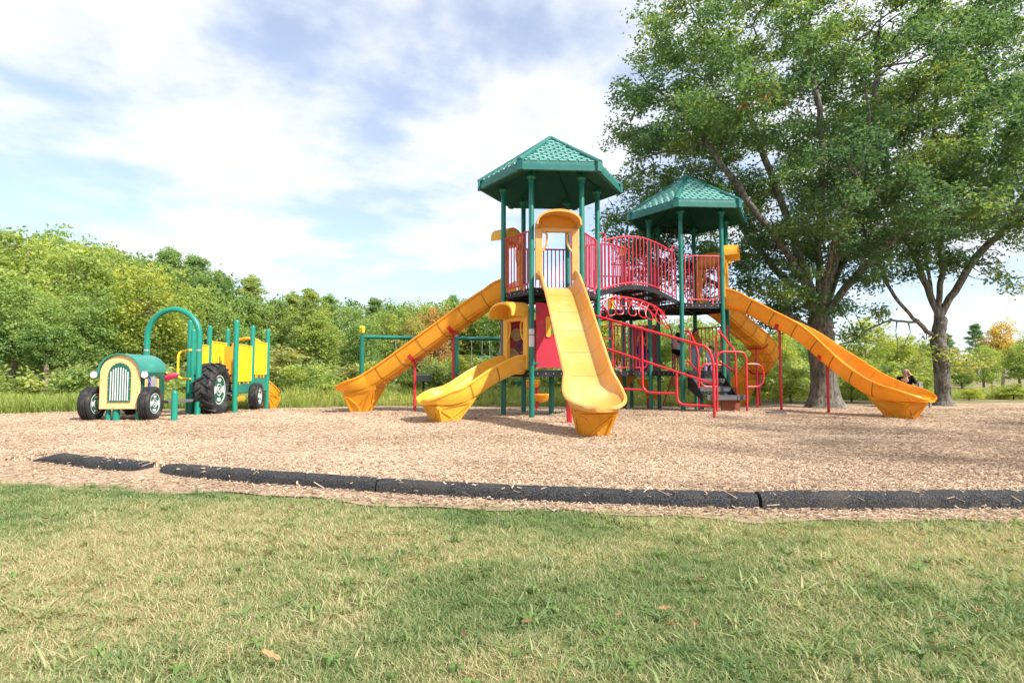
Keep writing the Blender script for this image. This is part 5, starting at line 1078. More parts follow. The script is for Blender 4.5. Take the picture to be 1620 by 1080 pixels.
# ------------------------------------------------------------------ people
def skin_obj(name, verts, edges, radii, m, parent, sub=2, root=0):
    org = wl(parent); me = bpy.data.meshes.new(name); me.from_pydata([tuple(Vector(v) - org) for v in verts], edges, []); me.materials.append(M[m])
    o = bpy.data.objects.new(name, me); COL.objects.link(o); o.parent = parent; WLOC[o.name] = org
    md = o.modifiers.new('skin', 'SKIN'); md.use_smooth_shade = True
    for i, r in enumerate(radii):
        sv = me.skin_vertices[0].data[i]; sv.radius = (r, r) if not isinstance(r, tuple) else r; sv.use_root = (i == root)
    s = o.modifiers.new('sub', 'SUBSURF'); s.levels = sub; s.render_levels = sub
    return o
def person(loc, H, label, facing, J, top_m, leg_m, hair_m, hair='bob', sleeves=.5, legs_cov=1.0, shoe_m='shoe', cat='person', extra=None, stout=1.0):
    """J: joint offsets (forward, left, up) in units of body height about the pelvis at loc; facing in degrees"""
    root = empty('person', loc, label, cat); a = R(facing); F = Vector((math.cos(a), math.sin(a), 0)); Lf = Vector((-F.y, F.x, 0)); O = Vector(loc)
    V = lambda k: O + (F * J[k][0] + Lf * J[k][1] + up * J[k][2]) * H
    S = H
    names = ['pelvis', 'waist', 'chest', 'neck', 'chin', 'head', 'crown', 'lsh', 'lel', 'lwr', 'rsh', 'rel', 'rwr', 'lhip', 'lkn', 'lan', 'lto', 'rhip', 'rkn', 'ran', 'rto']
    J.setdefault('chin', tuple((Vector(J['neck']) * .6 + Vector(J['head']) * .4))); 
    hd = (Vector(J['head']) - Vector(J['neck'])).normalized(); J.setdefault('crown', tuple(Vector(J['head']) + hd * .045))
    idx = {n: i for i, n in enumerate(names)}
    rad = dict(pelvis=(.075, .06), waist=(.068, .052), chest=(.078, .058), neck=.028, chin=.036, head=(.047, .055), crown=.036, lsh=.034, lel=.024, lwr=.016, rsh=.034, rel=.024, rwr=.016, lhip=.055, lkn=.036, lan=.022, lto=.020, rhip=.055, rkn=.036, ran=.022, rto=.020)
    E = [('pelvis', 'waist'), ('waist', 'chest'), ('chest', 'neck'), ('neck', 'chin'), ('chin', 'head'), ('head', 'crown'), ('chest', 'lsh'), ('lsh', 'lel'), ('lel', 'lwr'), ('chest', 'rsh'), ('rsh', 'rel'), ('rel', 'rwr'), ('pelvis', 'lhip'), ('lhip', 'lkn'), ('lkn', 'lan'), ('lan', 'lto'), ('pelvis', 'rhip'), ('rhip', 'rkn'), ('rkn', 'ran'), ('ran', 'rto')]
    sc = lambda r, k=1.0: tuple(x * S * k for x in r) if isinstance(r, tuple) else r * S * k
    vs = [V(n) for n in names]; ed = [(idx[a_], idx[b_]) for a_, b_ in E]; rad = {k: tuple(x * stout for x in v) if isinstance(v, tuple) else v * stout for k, v in rad.items()}; rs = [sc(rad[n], .9) for n in names]
    # hands: palm and five fingers as short chains joined to the wrist
    for sd in 'lr':
        w_, e_ = V(sd + 'wr'), V(sd + 'el'); d_ = (w_ - e_).normalized(); pl_ = d_.orthogonal().normalized(); wi = idx[sd + 'wr']
        vs.append(w_ + d_ * .03 * S); rs.append(.017 * S); pi = len(vs) - 1; ed.append((wi, pi))
        for k, (off, ln) in enumerate(((-.018, .034), (-.006, .042), (.006, .040), (.018, .032))):
            vs.append(w_ + d_ * .055 * S + pl_ * off * S); rs.append(.0058 * S); ed.append((pi, len(vs) - 1)); vs.append(w_ + (d_ * (.055 + ln) + pl_ * off * 1.1) * S + pl_.cross(d_) * .012 * S); rs.append(.005 * S); ed.append((len(vs) - 2, len(vs) - 1))
        vs.append(w_ + d_ * .045 * S + pl_ * .034 * S); rs.append(.0065 * S); ed.append((pi, len(vs) - 1))
    skin_obj('body', vs, ed, rs, 'skin', root)
    def cover(name, ns, es, k, m, trim=None):
        pts = {n: V(n) for n in ns}
        if trim:
            for n, (frm, t) in trim.items(): pts[n] = V(frm).lerp(V(n), t)
        skin_obj(name, [pts[n] for n in ns], [(ns.index(a_), ns.index(b_)) for a_, b_ in es], [sc(rad[n], k) for n in ns], m, root)
    cover('top', ['pelvis', 'waist', 'chest', 'lsh', 'lel', 'rsh', 'rel'] + (['lwr', 'rwr'] if sleeves > 1 else []),
          [('pelvis', 'waist'), ('waist', 'chest'), ('chest', 'lsh'), ('lsh', 'lel'), ('chest', 'rsh'), ('rsh', 'rel')] + ([('lel', 'lwr'), ('rel', 'rwr')] if sleeves > 1 else []), 1.22, top_m,
          None if sleeves > 1 else {'lel': ('lsh', sleeves), 'rel': ('rsh', sleeves)})
    lt = {'lkn': ('lhip', legs_cov), 'rkn': ('rhip', legs_cov)} if legs_cov < 1 else None
    cover('trousers', ['pelvis', 'lhip', 'lkn', 'rhip', 'rkn'] + ([] if lt else ['lan', 'ran']), [('pelvis', 'lhip'), ('lhip', 'lkn'), ('pelvis', 'rhip'), ('rhip', 'rkn')] + ([] if lt else [('lkn', 'lan'), ('rkn', 'ran')]), 1.14, leg_m, lt)
    for sd in 'lr':
        A_, B_ = V(sd + 'an'), V(sd + 'to'); skin_obj('shoe', [A_, A_.lerp(B_, .4) - up * .008 * S, B_], [(0, 1), (1, 2)], [.030 * S, .030 * S, .024 * S], shoe_m, root)
    # head details
    h_, n2 = V('head'), V('neck'); hu = (h_ - n2).normalized(); hf = (F - hu * F.dot(hu)).normalized(); hs = hu.cross(hf)
    b = MB(); b.ball(h_ + hu * .012 * S - hf * .010 * S, .060 * S, 14, 9, (1.0, 1.0, 1.05)); ho = b.build('hair', hair_m, root)
    if hair in ('bob', 'long'):
        ln = .10 if hair == 'bob' else .20; skin_obj('hair', [h_ + hu * .03 * S - hf * .022 * S, h_ - hu * .03 * S - hf * .040 * S, h_ - hu * ln * S - hf * .045 * S], [(0, 1), (1, 2)], [(.052 * S, .045 * S), (.054 * S, .034 * S), (.030 * S, .018 * S)], hair_m, root)
    fc = MB(); fc.ball(h_ - hu * .008 * S + hf * .022 * S, .040 * S, 12, 8, (.95, .95, 1.25)); fc.ball(h_ - hu * .012 * S + hf * .062 * S, .009 * S, 8, 5); fc.build('face', 'skin', root)
    ey = MB()
    for s in (-1, 1): ey.ball(h_ + hf * .058 * S + hs * s * .018 * S + hu * .004 * S, .0055 * S, 6, 4)
    ey.build('eye', 'hair_dark', root)
    MB().ball(h_ + hf * .056 * S - hu * .034 * S, .008 * S, 6, 4, (.6, 1.3, .5)).build('mouth', 'pinkred', root)
    if extra: extra(root, V, S)
    return root
stand = lambda: dict(pelvis=(0, 0, 0), waist=(.0, 0, .09), chest=(.0, 0, .20), neck=(.0, 0, .30), head=(.01, 0, .385), lsh=(0, .095, .265), lel=(.0, .13, .12), lwr=(.06, .14, 0), rsh=(0, -.095, .265), rel=(.0, -.13, .12), rwr=(.06, -.14, 0), lhip=(0, .05, -.02), lkn=(.01, .055, -.25), lan=(-.01, .06, -.46), lto=(.06, .07, -.485), rhip=(0, -.05, -.02), rkn=(.01, -.055, -.25), ran=(-.01, -.06, -.46), rto=(.06, -.07, -.485))
# child in black and blue reaching for the post on the low deck
J = stand(); J.update(lsh=(.02, .09, .265), lel=(.13, .10, .30), lwr=(.22, .08, .40), chest=(.04, 0, .19), neck=(.06, 0, .29), head=(.075, 0, .375), rel=(-.03, -.14, .12))
person((3.58, 15.92, ZL + .62), 1.28, 'child in black and blue clothes reaching up to a post behind the red bars', 5, J, 'cloth_black', 'cloth_blue', 'hair_dark', 'long', .45, 1.0, 'cloth_black', stout=1.25)
# child in a pale shirt and black shorts on the back ladder, seen from behind
J = stand(); J.update(lkn=(.10, .06, -.20), lan=(.06, .06, -.40), rkn=(.06, -.06, -.23), ran=(.02, -.06, -.42), lto=(.12, .06, -.43), rto=(.08, -.06, -.45), lel=(.10, .12, .16), lwr=(.16, .08, .24), rel=(.10, -.12, .16), rwr=(.16, -.08, .24))
person((4.70, 16.45, ZL + .56), 1.16, 'child in a pale pink shirt and black shorts climbing the back ladder', 95, J, 'cloth_pink', 'cloth_black', 'hair_dark', 'long', .5, .45, stout=1.35)
# child in orange half hidden behind a green post
J = stand(); J.update(lel=(.04, .14, .14), rel=(.06, -.12, .14), rwr=(.15, -.10, .18))
person((5.05, 16.0, ZL + .60), 1.24, 'brown haired child in an orange shirt half hidden behind green posts', -60, J, 'cloth_orange', 'cloth_sky', 'hair_brown', 'long', .5, 1.0, stout=1.2)
# child sitting at the top of the stair
J = stand(); J.update(lkn=(.24, .07, .02), lan=(.28, .06, -.20), lto=(.36, .06, -.22), rkn=(.24, -.06, .03), ran=(.26, -.07, -.20), rto=(.34, -.08, -.22), lel=(.10, .12, .10), lwr=(.20, .06, .06), rel=(.10, -.12, .10), rwr=(.20, -.06, .06), chest=(.03, 0, .19), neck=(.05, 0, .285), head=(.07, 0, .37))
person((5.20, 15.10, ZL + .11), 1.22, 'child in pale lilac clothes sitting at the top of the stair', -125, J, 'cloth_sky', 'cloth_lilac', 'hair_dark', 'bob', .6, 1.0, stout=1.2)
# woman with a phone on the bench
def phone(root, V, S):
    b = MB(); w_ = V('lwr'); b.box(w_ + (V('head') - w_) * .45 + up * .015, (.03, .07, .14), .6); b.build('phone', 'plank', root)
J = dict(pelvis=(0, 0, 0), waist=(.01, 0, .085), chest=(.03, 0, .185), neck=(.05, 0, .275), head=(.075, .005, .350), lsh=(.03, .105, .245), lel=(.14, .15, .16), lwr=(.12, .075, .315), rsh=(.03, -.105, .245), rel=(.06, -.15, .10), rwr=(.19, -.10, .06), lhip=(.02, .05, 0), lkn=(.25, .06, .02), lan=(.33, .06, -.22), lto=(.41, .06, -.245), rhip=(.02, -.05, 0), rkn=(.25, -.06, .02), ran=(.40, -.05, -.21), rto=(.48, -.06, -.235))
person((BX - .02, BY - .02, BG + .50), 1.66, 'short haired woman in a black jacket holding a phone to her ear on the bench', -118, J, 'cloth_black', 'cloth_teal', 'hair_blond', 'bob', 2, 1.0, 'cloth_black', extra=phone, stout=1.15)

# ------------------------------------------------------------------ trees
def grow(limbs, attract, step=.34, kill=.5, infl=4.5, iters=70):
    """branch skeleton: given limb chains (lists of points, first point on an earlier chain), then colonise the attraction points"""
    pos, par = [], []
    def add(p, pr): pos.append(np.array(p, float)); par.append(pr); return len(pos) - 1
    for ch in limbs:
        c = np.array([tuple(q) for q in catmull(ch, 6)]) if len(ch) > 2 else np.array(ch, float)
        if not pos: last = add(c[0], -1)
        else:
            d = np.linalg.norm(np.array(pos) - c[0], axis=1); last = int(d.argmin())
        for a, b in zip(c[:-1], c[1:]):
            k = max(1, int(np.linalg.norm(b - a) / step))
            for i in range(1, k + 1): last = add(a + (b - a) * i / k + rng.normal(0, .025, 3) * (len(pos) > 8), last)
    A = np.array(attract); P = np.array(pos); D = np.linalg.norm(A[:, None] - P[None], axis=2); near = D.argmin(1); dist = D.min(1); alive = dist > kill
    for it in range(iters):
        act = alive & (dist < infl + it * .08)
        if not act.any(): break
        acc = {}
        for i in np.nonzero(act)[0]:
            d = A[i] - pos[near[i]]; acc.setdefault(near[i], []).append(d / (np.linalg.norm(d) + 1e-9))
        new = []
        for k, ds in acc.items():
            d = np.mean(ds, 0) + rng.normal(0, .14, 3); d /= (np.linalg.norm(d) + 1e-9); new.append(add(pos[k] + d * step, k))
        NP = np.array([pos[i] for i in new]); D = np.linalg.norm(A[:, None] - NP[None], axis=2); m = D.argmin(1); dm = D[np.arange(len(A)), m]; b = dm < dist
        near = np.where(b, np.array(new)[m], near); dist = np.where(b, dm, dist); alive &= dist > kill
    return np.array(pos), np.array(par)
def radii(pos, par, r0=.011, ex=2.35, rmax=None):
    n = len(pos); kids = np.zeros(n); acc = np.zeros(n)
    for i in range(n - 1, -1, -1):
        r = max(r0, acc[i] ** (1 / ex)) if acc[i] else r0
        acc[i] = r ** ex
        if par[i] >= 0: acc[par[i]] += acc[i]
    r = acc ** (1 / ex)
    return r * (rmax / r[0]) ** np.clip(np.log(r / r0) / np.log(r[0] / r0), 0, 1) if rmax else r
def branch_mesh(name, pos, par, rad, m, flare=0.0, minr=0.0):
    vs, fs = [], []; base = 0; kids = {}; knots = []
    for i in range(len(pos)): kids.setdefault(par[i], []).append(i)
    main = {p: max(c, key=lambda j: rad[j]) for p, c in kids.items() if p >= 0}; un_ = lambda v: v / (np.linalg.norm(v) + 1e-9)
    tang = [un_((un_(pos[i] - pos[par[i]]) if par[i] >= 0 else np.array([0, 0, .5])) + (un_(pos[main[i]] - pos[i]) if i in main else 0)) for i in range(len(pos))]
    for i in range(len(pos)):
        p = par[i]
        if p < 0 or rad[i] < minr: continue
        a, b = pos[p], pos[i]; ra, rb = min(rad[p], rad[i] * 1.35 + .01), rad[i]
        if rad[i] > .05 and len(kids.get(i, ())) > 1 or (rad[i] > .05 and not kids.get(i)):
            knots.append(i)
        ta = tang[p] if main.get(p) == i else (b - a); tb_ = tang[i]
        sg = 14 if rad[i] > .15 else (8 if rad[i] > .05 else 5)
        for c, t, r in ((a, ta, ra), (b, tb_, rb)):
            t = t / (np.linalg.norm(t) + 1e-9); ref = np.array([1., .13, 0]) if abs(t[2]) > .5 else np.array([.1, 0, 1.]); u = np.cross(t, ref); u /= np.linalg.norm(u); w = np.cross(t, u); an = np.arange(sg) * 2 * np.pi / sg
            rr = np.full(sg, r)
            if flare and c[2] - pos[0][2] < flare:
                h = 1 - (c[2] - pos[0][2]) / flare; rr = rr * (1 + h ** 2.2 * (.55 + .55 * np.cos(an * 5 + .7) ** 2)) 
            elif rad[i] > .2: rr = rr * (1 + .05 * np.cos(an * 3 + c[2] * 2) + .03 * np.cos(an * 7 - c[2] * 3))
            vs.append(c + (np.cos(an) * rr)[:, None] * u + (np.sin(an) * rr)[:, None] * w)
        k = np.arange(sg); fs.append(np.stack([base + k, base + (k + 1) % sg, base + sg + (k + 1) % sg, base + sg + k], 1)); base += 2 * sg
    for i in knots:                                              # rounded forks
        sg, rg = 12, 7; th = np.linspace(0.05, np.pi - .05, rg); an = np.arange(sg) * 2 * np.pi / sg
        vs.append((pos[i] + rad[i] * 1.03 * np.stack([np.sin(th)[:, None] * np.cos(an), np.sin(th)[:, None] * np.sin(an), np.cos(th)[:, None] * np.ones(sg)], -1)).reshape(-1, 3))
        for r_ in range(rg - 1): k = np.arange(sg); fs.append(np.stack([base + r_ * sg + k, base + (r_ + 1) * sg + k, base + (r_ + 1) * sg + (k + 1) % sg, base + r_ * sg + (k + 1) % sg], 1))
        base += sg * rg
    me = fast_mesh(name, np.concatenate(vs), np.concatenate(fs), m); me.polygons.foreach_set('use_smooth', [True] * len(me.polygons)); return me
def put(name, me, parent, loc=(0, 0, 0)):
    o = bpy.data.objects.new(name, me); COL.objects.link(o)
    if parent: o.parent = parent
    o.location = loc; return o
def clump_leaves(blobs, per, L_, W_, sub=22, sig=.17, ylow=0.0, droop=.1):
    """blobs: rows x, y, z, rx, rz, tone -> leaf quads gathered in small sprays"""
    cs, rn = [], []
    for x, y, z, rx, rz, tone in blobs:
        k = max(4, int(sub * rx * rx)); d = rng.normal(size=(k, 3)); d /= np.linalg.norm(d, axis=1)[:, None]; d *= (rng.random(k) ** .4)[:, None]
        c = np.array([x, y, z]) + d * [rx, rx, rz]; n = int(per * rx * rx); w = rng.integers(0, k, n)
        p = c[w] + rng.normal(0, 1, (n, 3)) * [sig, sig, sig * .6]; t = rng.normal(0, .12, k)
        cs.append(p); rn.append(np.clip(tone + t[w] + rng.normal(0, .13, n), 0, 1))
    return leaves(np.concatenate(cs), L_, W_, np.concatenate(rn), droop=droop)
def oak(base, limbs, blobs, label, trunk_r, per=1250, L_=.12, W_=.062, red=None, flare=1.1, minr=.0, at=10):
    root = empty('oak_tree', base, label, 'tree'); B = np.array(base, float)
    bl = np.array(blobs); A = []
    for x, y, z, rx, rz, t in bl:
        d = rng.normal(size=(at, 3)); d /= np.linalg.norm(d, axis=1)[:, None]; A.append(np.array([x, y, z]) + d * [rx, rx, rz] * (rng.random(at) ** .5)[:, None])
    pos, par = grow(limbs, np.concatenate(A)); rad = radii(pos, par, rmax=trunk_r)
    put('trunk', branch_mesh('trunk', pos, par, rad, 'bark', flare, minr), root)
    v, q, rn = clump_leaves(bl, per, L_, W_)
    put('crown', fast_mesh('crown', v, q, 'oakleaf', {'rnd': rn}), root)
    if red is not None:
        v, q, rn = clump_leaves(red, 500, L_, W_); put('autumn_spray', fast_mesh('autumn_spray', v, q, 'redleaf', {'rnd': rn}), root)
    return root
def shell_blobs(ells, n, rlo, rhi, reject=None, flat=.62, inner=.55):
    """blob centres spread evenly over the crown (best candidate of several tries each time)"""
    out = []; w = np.array([e[6] for e in ells], float); w /= w.sum(); P_ = np.zeros((0, 3))
    for i in range(n):
        best, bd = None, -1
        for t in range(40 if n > 60 else 24):
            e = ells[rng.choice(len(ells), p=w)]; d = rng.normal(size=3); d /= np.linalg.norm(d); rr = inner + (1 - inner) * rng.random() ** .6; p = np.array(e[:3]) + d * rr * np.array(e[3:6])
            if reject is not None and reject(p): continue
            m_ = np.min(np.linalg.norm((P_ - p) * [1, 1, 1.25], axis=1)) if len(P_) else 9
            if m_ > bd: best, bd, bz = p, m_, d[2]
            if t > 12 and best is not None: break
        if best is None: continue
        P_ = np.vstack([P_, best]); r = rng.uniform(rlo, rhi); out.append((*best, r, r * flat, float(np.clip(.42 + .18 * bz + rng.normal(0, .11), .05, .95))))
    return out
# big oak behind the wave slide: wide fan of limbs
def rej1(p):
    if p[0] < -2.2 and p[1] < -1.0 and p[2] < 7.6: return True    # clear of the farther tower                                                     # keep the open sky gaps the photograph shows
    if p[2] < 2.6 + .05 * abs(p[0]): return True
    if p[0] > .9 and p[2] < 4.4 and p[1] < 4: return True
    if p[0] < -4.6 and p[2] < 4.3: return True
    if p[0] < -2.0 and p[2] < 3.2: return True
    return False
limbs1 = [[(0, 0, 0), (-.03, 0, 1.2), (-.08, 0, 2.3), (-.12, 0, 3.0)],
          [(-.1, 0, 2.7), (-1.0, -.5, 4.2), (-2.4, -1.0, 5.9), (-4.0, -1.4, 7.8)], [(-.1, 0, 2.8), (-.6, .2, 5.0), (-1.5, .4, 8.0), (-2.6, .2, 11.0)],
          [(-.1, 0, 3.0), (.0, .1, 5.5), (.1, 0, 8.8), (-.3, .2, 12.5)], [(-.1, 0, 2.9), (.5, -.2, 5.0), (1.5, -.3, 7.6), (2.0, 0, 11.8)],
          [(-.1, 0, 2.8), (1.0, -.5, 4.3), (2.6, -1.2, 6.0), (4.6, -1.6, 7.6)], [(-.1, 0, 2.6), (.8, .8, 4.0), (2.4, 2.4, 6.0), (3.6, 3.4, 8.5)],
          [(-.1, 0, 2.4), (-1.6, -.2, 3.1), (-3.4, -.6, 3.7), (-5.0, -1.2, 4.6)], [(-.1, 0, 2.7), (-.6, -1.6, 4.4), (-.8, -3.4, 6.2)], [(-.1, 0, 2.9), (-1.0, 1.6, 5), (-2.2, 3.0, 7.8)],
          [(-.08, 0, 1.9), (-1.1, -.3, 2.55), (-2.1, -.5, 2.5)]]
bl1 = shell_blobs([(-.2, 0, 8.6, 6.4, 4.6, 6.0, 3), (-3.8, .4, 6.6, 3.0, 2.8, 2.8, 1.3), (3.2, -.6, 7.4, 3.4, 2.8, 2.7, 1.0), (.3, -2.2, 6.0, 3.4, 2.0, 1.6, .6)], 250, .52, .98, rej1, inner=.5)
oak((9.55, 17.8, float(terrain(9.5, 17.8)) - .1), limbs1, bl1, 'huge oak with a flared trunk and fanning limbs behind the wave slide', .365,
    red=[(-3.5, -3.5, 7.95, .30, .15, .5), (-3.1, -3.5, 8.05, .22, .11, .5)])
def rej2(p): return p[2] < 3.3 or (p[2] < 5.2 and p[0] > 3.0) or (p[0] < -1 and p[2] < 3.0)
limbs2 = [[(0, 0, 0), (.0, 0, 1.4), (-.02, 0, 2.3), (.02, 0, 3.0)], [(0, 0, 2.2), (-1.1, -.1, 3.1), (-1.9, -.2, 4.3), (-2.8, -.4, 6.2)], [(0, 0, 2.9), (-.5, .1, 4.6), (-1.3, .2, 7), (-1.5, 0, 10)],
          [(.0, 0, 3.0), (.15, 0, 5.2), (.1, .1, 8), (.3, 0, 11.5)], [(.0, 0, 3.0), (.9, -.2, 4.6), (2.2, -.4, 6.2), (3.4, -.4, 8.6)], [(-.7, -.1, 2.8), (-2.0, -.3, 2.75), (-3.4, -.6, 2.1), (-4.3, -.8, 1.95)], [(.0, 0, 2.6), (.6, 1.2, 4.2), (1.4, 2.6, 7)]]
bl2 = shell_blobs([(-.2, .4, 8.8, 4.6, 3.8, 4.6, 3), (-2.3, -.2, 5.4, 2.2, 2.0, 1.5, .6), (3.4, -.4, 6.6, 2.4, 2.0, 2.2, .9)], 96, .52, .95, rej2)
bl2 += [(-.5, -.3, 1.75, .50, .34, .9), (.35, -.3, 1.6, .55, .36, .95), (.9, -.2, 1.35, .42, .30, .95), (-1.1, -.3, 1.5, .45, .28, .9), (-.1, .2, 2.1, .4, .3, .85), (-3.0, -.5, 2.35, .55, .3, .5), (-4.2, -.8, 2.3, .55, .35, .5), (-2.4, -.5, 3.1, .6, .35, .55), (-3.6, -.7, 3.3, .5, .3, .5), (1.6, -.4, 4.3, .6, .35, .6), (2.3, -.5, 3.9, .5, .3, .65), (3.4, -.6, 4.6, .6, .4, .5), (4.0, -.7, 5.2, .7, .45, .45), (4.5, -.8, 4.5, .55, .4, .45), (3.9, -.6, 6.0, .7, .5, .5), (4.9, -.9, 5.6, .7, .5, .45)]
oak((13.95, 18.9, float(terrain(14, 18.9)) - .1), limbs2, bl2, 'slimmer oak with yellowing sprays round its trunk beside the bench', .225, per=800, flare=.5)
# oak standing outside the picture, towards the sun
def rej3(p): return p[2] < 3.4 or p[0] < -4.6
limbs3 = [[(0, 0, 0), (0, 0, 1.5), (0, 0, 3)], [(0, 0, 2.8), (-1.6, .4, 4.4), (-3.2, .8, 6)], [(0, 0, 3), (-.8, 0, 5.5), (-1.5, -.6, 8.5)], [(0, 0, 3), (.8, .2, 5.6), (1.6, .5, 8.8)], [(0, 0, 2.8), (1.8, -.6, 4.6), (3.5, -1, 6.5)], [(0, 0, 3), (0, -1.8, 5), (-.3, -3.2, 7.5)], [(0, 0, 3), (.1, 1.9, 5), (0, 3.2, 7.2)]]
bl4 = shell_blobs([(0, 0, 8.0, 5.2, 4.8, 3.8, 3)], 40, .7, 1.15, rej3)
oak((15.2, 3.0, 0), limbs3, bl4, 'oak outside the picture that throws dappled shade over the mulch and lawn', .36, per=460, flare=.6)

# --- woodland trees: a few grown kinds, copied with their own size, turn and tint
def broad_variant(seed, H=9.0, spread=3.0, nb=64, per=230, low=.16):
    bl = shell_blobs([(0, 0, H * .60, spread, spread, H * .40, 3), (0, 0, H * .36, spread * .95, spread * .95, H * .22, 1.2)], nb, H * .05, H * .13, lambda p: p[2] < H * low or (abs(math.sin(p[0] * 1.3 + seed) + math.cos(p[1] * 1.1 + p[2] * .9)) < .28), .8, .4)
    limbs = [[(0, 0, 0), (.05, 0, H * .2), (-.05, .05, H * .4), (0, 0, H * .85)]] + [[(0, 0, H * (.25 + .1 * k)), (math.cos(k * 2.4) * spread * .35, math.sin(k * 2.4) * spread * .35, H * (.38 + .1 * k)), (math.cos(k * 2.4) * spread * .7, math.sin(k * 2.4) * spread * .7, H * (.52 + .09 * k))] for k in range(5)]
    pos, par = grow(limbs, np.array(bl)[:, :3], .5, .8, 6, 20); rad = radii(pos, par, .025, rmax=H * .024)
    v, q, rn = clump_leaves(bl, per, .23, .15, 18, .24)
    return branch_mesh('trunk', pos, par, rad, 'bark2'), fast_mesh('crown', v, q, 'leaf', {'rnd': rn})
def pine_variant(seed, H=11.0):
    bl = []; limbs = [[(0, 0, 0), (.08, 0, H * .3), (-.05, .06, H * .6), (0, 0, H * .96)]]
    for k in range(26):
        t = .36 + .6 * (k / 25) ** .9; a = k * 2.4 + rng.uniform(-.4, .4); ln = H * .25 * (1 - ((t - .36) / .64)) ** .85 * rng.uniform(.55, 1.1) + .22
        e = (math.cos(a) * ln, math.sin(a) * ln, H * t + ln * .22); limbs.append([(0, 0, H * t - .1), (e[0] * .5, e[1] * .5, H * t + ln * .05), e])
        for f in (1.0, .68, .42): bl.append((e[0] * f, e[1] * f, H * t + ln * .22 * f + .05, H * .055 * rng.uniform(.7, 1.3), H * .024, float(np.clip(.45 + rng.normal(0, .14), 0, 1))))
    bl.append((0, 0, H * .98, H * .05, H * .05, .5))
    pos, par = grow(limbs, np.array([(0, 0, H)]), .5, .8, 3, 1); rad = radii(pos, par, .018, rmax=H * .0155)
    v, q, rn = clump_leaves(bl, 420, .30, .085, 30, .16, droop=-.1)
    return branch_mesh('trunk', pos, par, rad, 'bark2'), fast_mesh('crown', v, q, 'needle', {'rnd': rn})
def bush_variant(H=2.2):
    bl = [(rng.normal(0, .55), rng.normal(0, .45), H * rng.uniform(.2, .82), rng.uniform(.34, .6), rng.uniform(.3, .5), float(np.clip(rng.normal(.5, .15), 0, 1))) for k in range(17)]
    limbs = [[(0, 0, 0), (.05, 0, .4), (0, 0, .9)]]; pos, par = grow(limbs, np.array(bl)[:, :3], .22, .35, 3, 14); rad = radii(pos, par, .009, rmax=.05)
    v, q, rn = clump_leaves(bl, 620, .16, .09, 16, .15); return branch_mesh('stems', pos, par, rad, 'bark'), fast_mesh('foliage', v, q, 'leaf', {'rnd': rn})
BROAD = [broad_variant(i, 9.0, s, low=lw) for i, (s, lw) in enumerate(((2.7, .2), (2.0, .32), (2.35, .26), (1.75, .36)))]
PINE = [pine_variant(i) for i in range(3)]
BUSH = [bush_variant() for i in range(3)]
def place(kind, var, px_, top, Y_, label, tint, rz=0.0, wide=1.0, grp='trees of the woods', cat='tree'):
    """px_, top: planning figures for where the tree stands across the view and how tall it is"""
    X_ = (px_ - 810) / 920 * Y_; zg = float(terrain(X_, Y_)) - .05; Ht = EYE + (590 - top) / 920 * Y_ - zg
    base, nm = {'b': (9.25, 'broadleaf_tree'), 'p': (11.1, 'pine_tree'), 's': (2.25, 'shrub')}[kind]; mesh = {'b': BROAD, 'p': PINE, 's': BUSH}[kind][var]
    root = empty(nm, (X_, Y_, zg), label, cat, grp); k = Ht / base; root.scale = (k * wide, k * wide, k); root.rotation_euler = (0, 0, rz)
    for n2, me in zip(('trunk', 'crown') if kind != 's' else ('stems', 'foliage'), mesh):
        o = put(n2, me, root); o.color = (*tint, 1)
    return root
YG = (1.18, 1.12, .95); GR_ = (.92, 1.0, 1.0); YL = (1.4, 1.2, .85); OL = (1.1, .98, 1.0); DK = (.6, .75, .85); BR = (1.35, 1.02, 1.1); OR = (1.9, 1.1, .8); RD = (1.8, .85, 1.0)
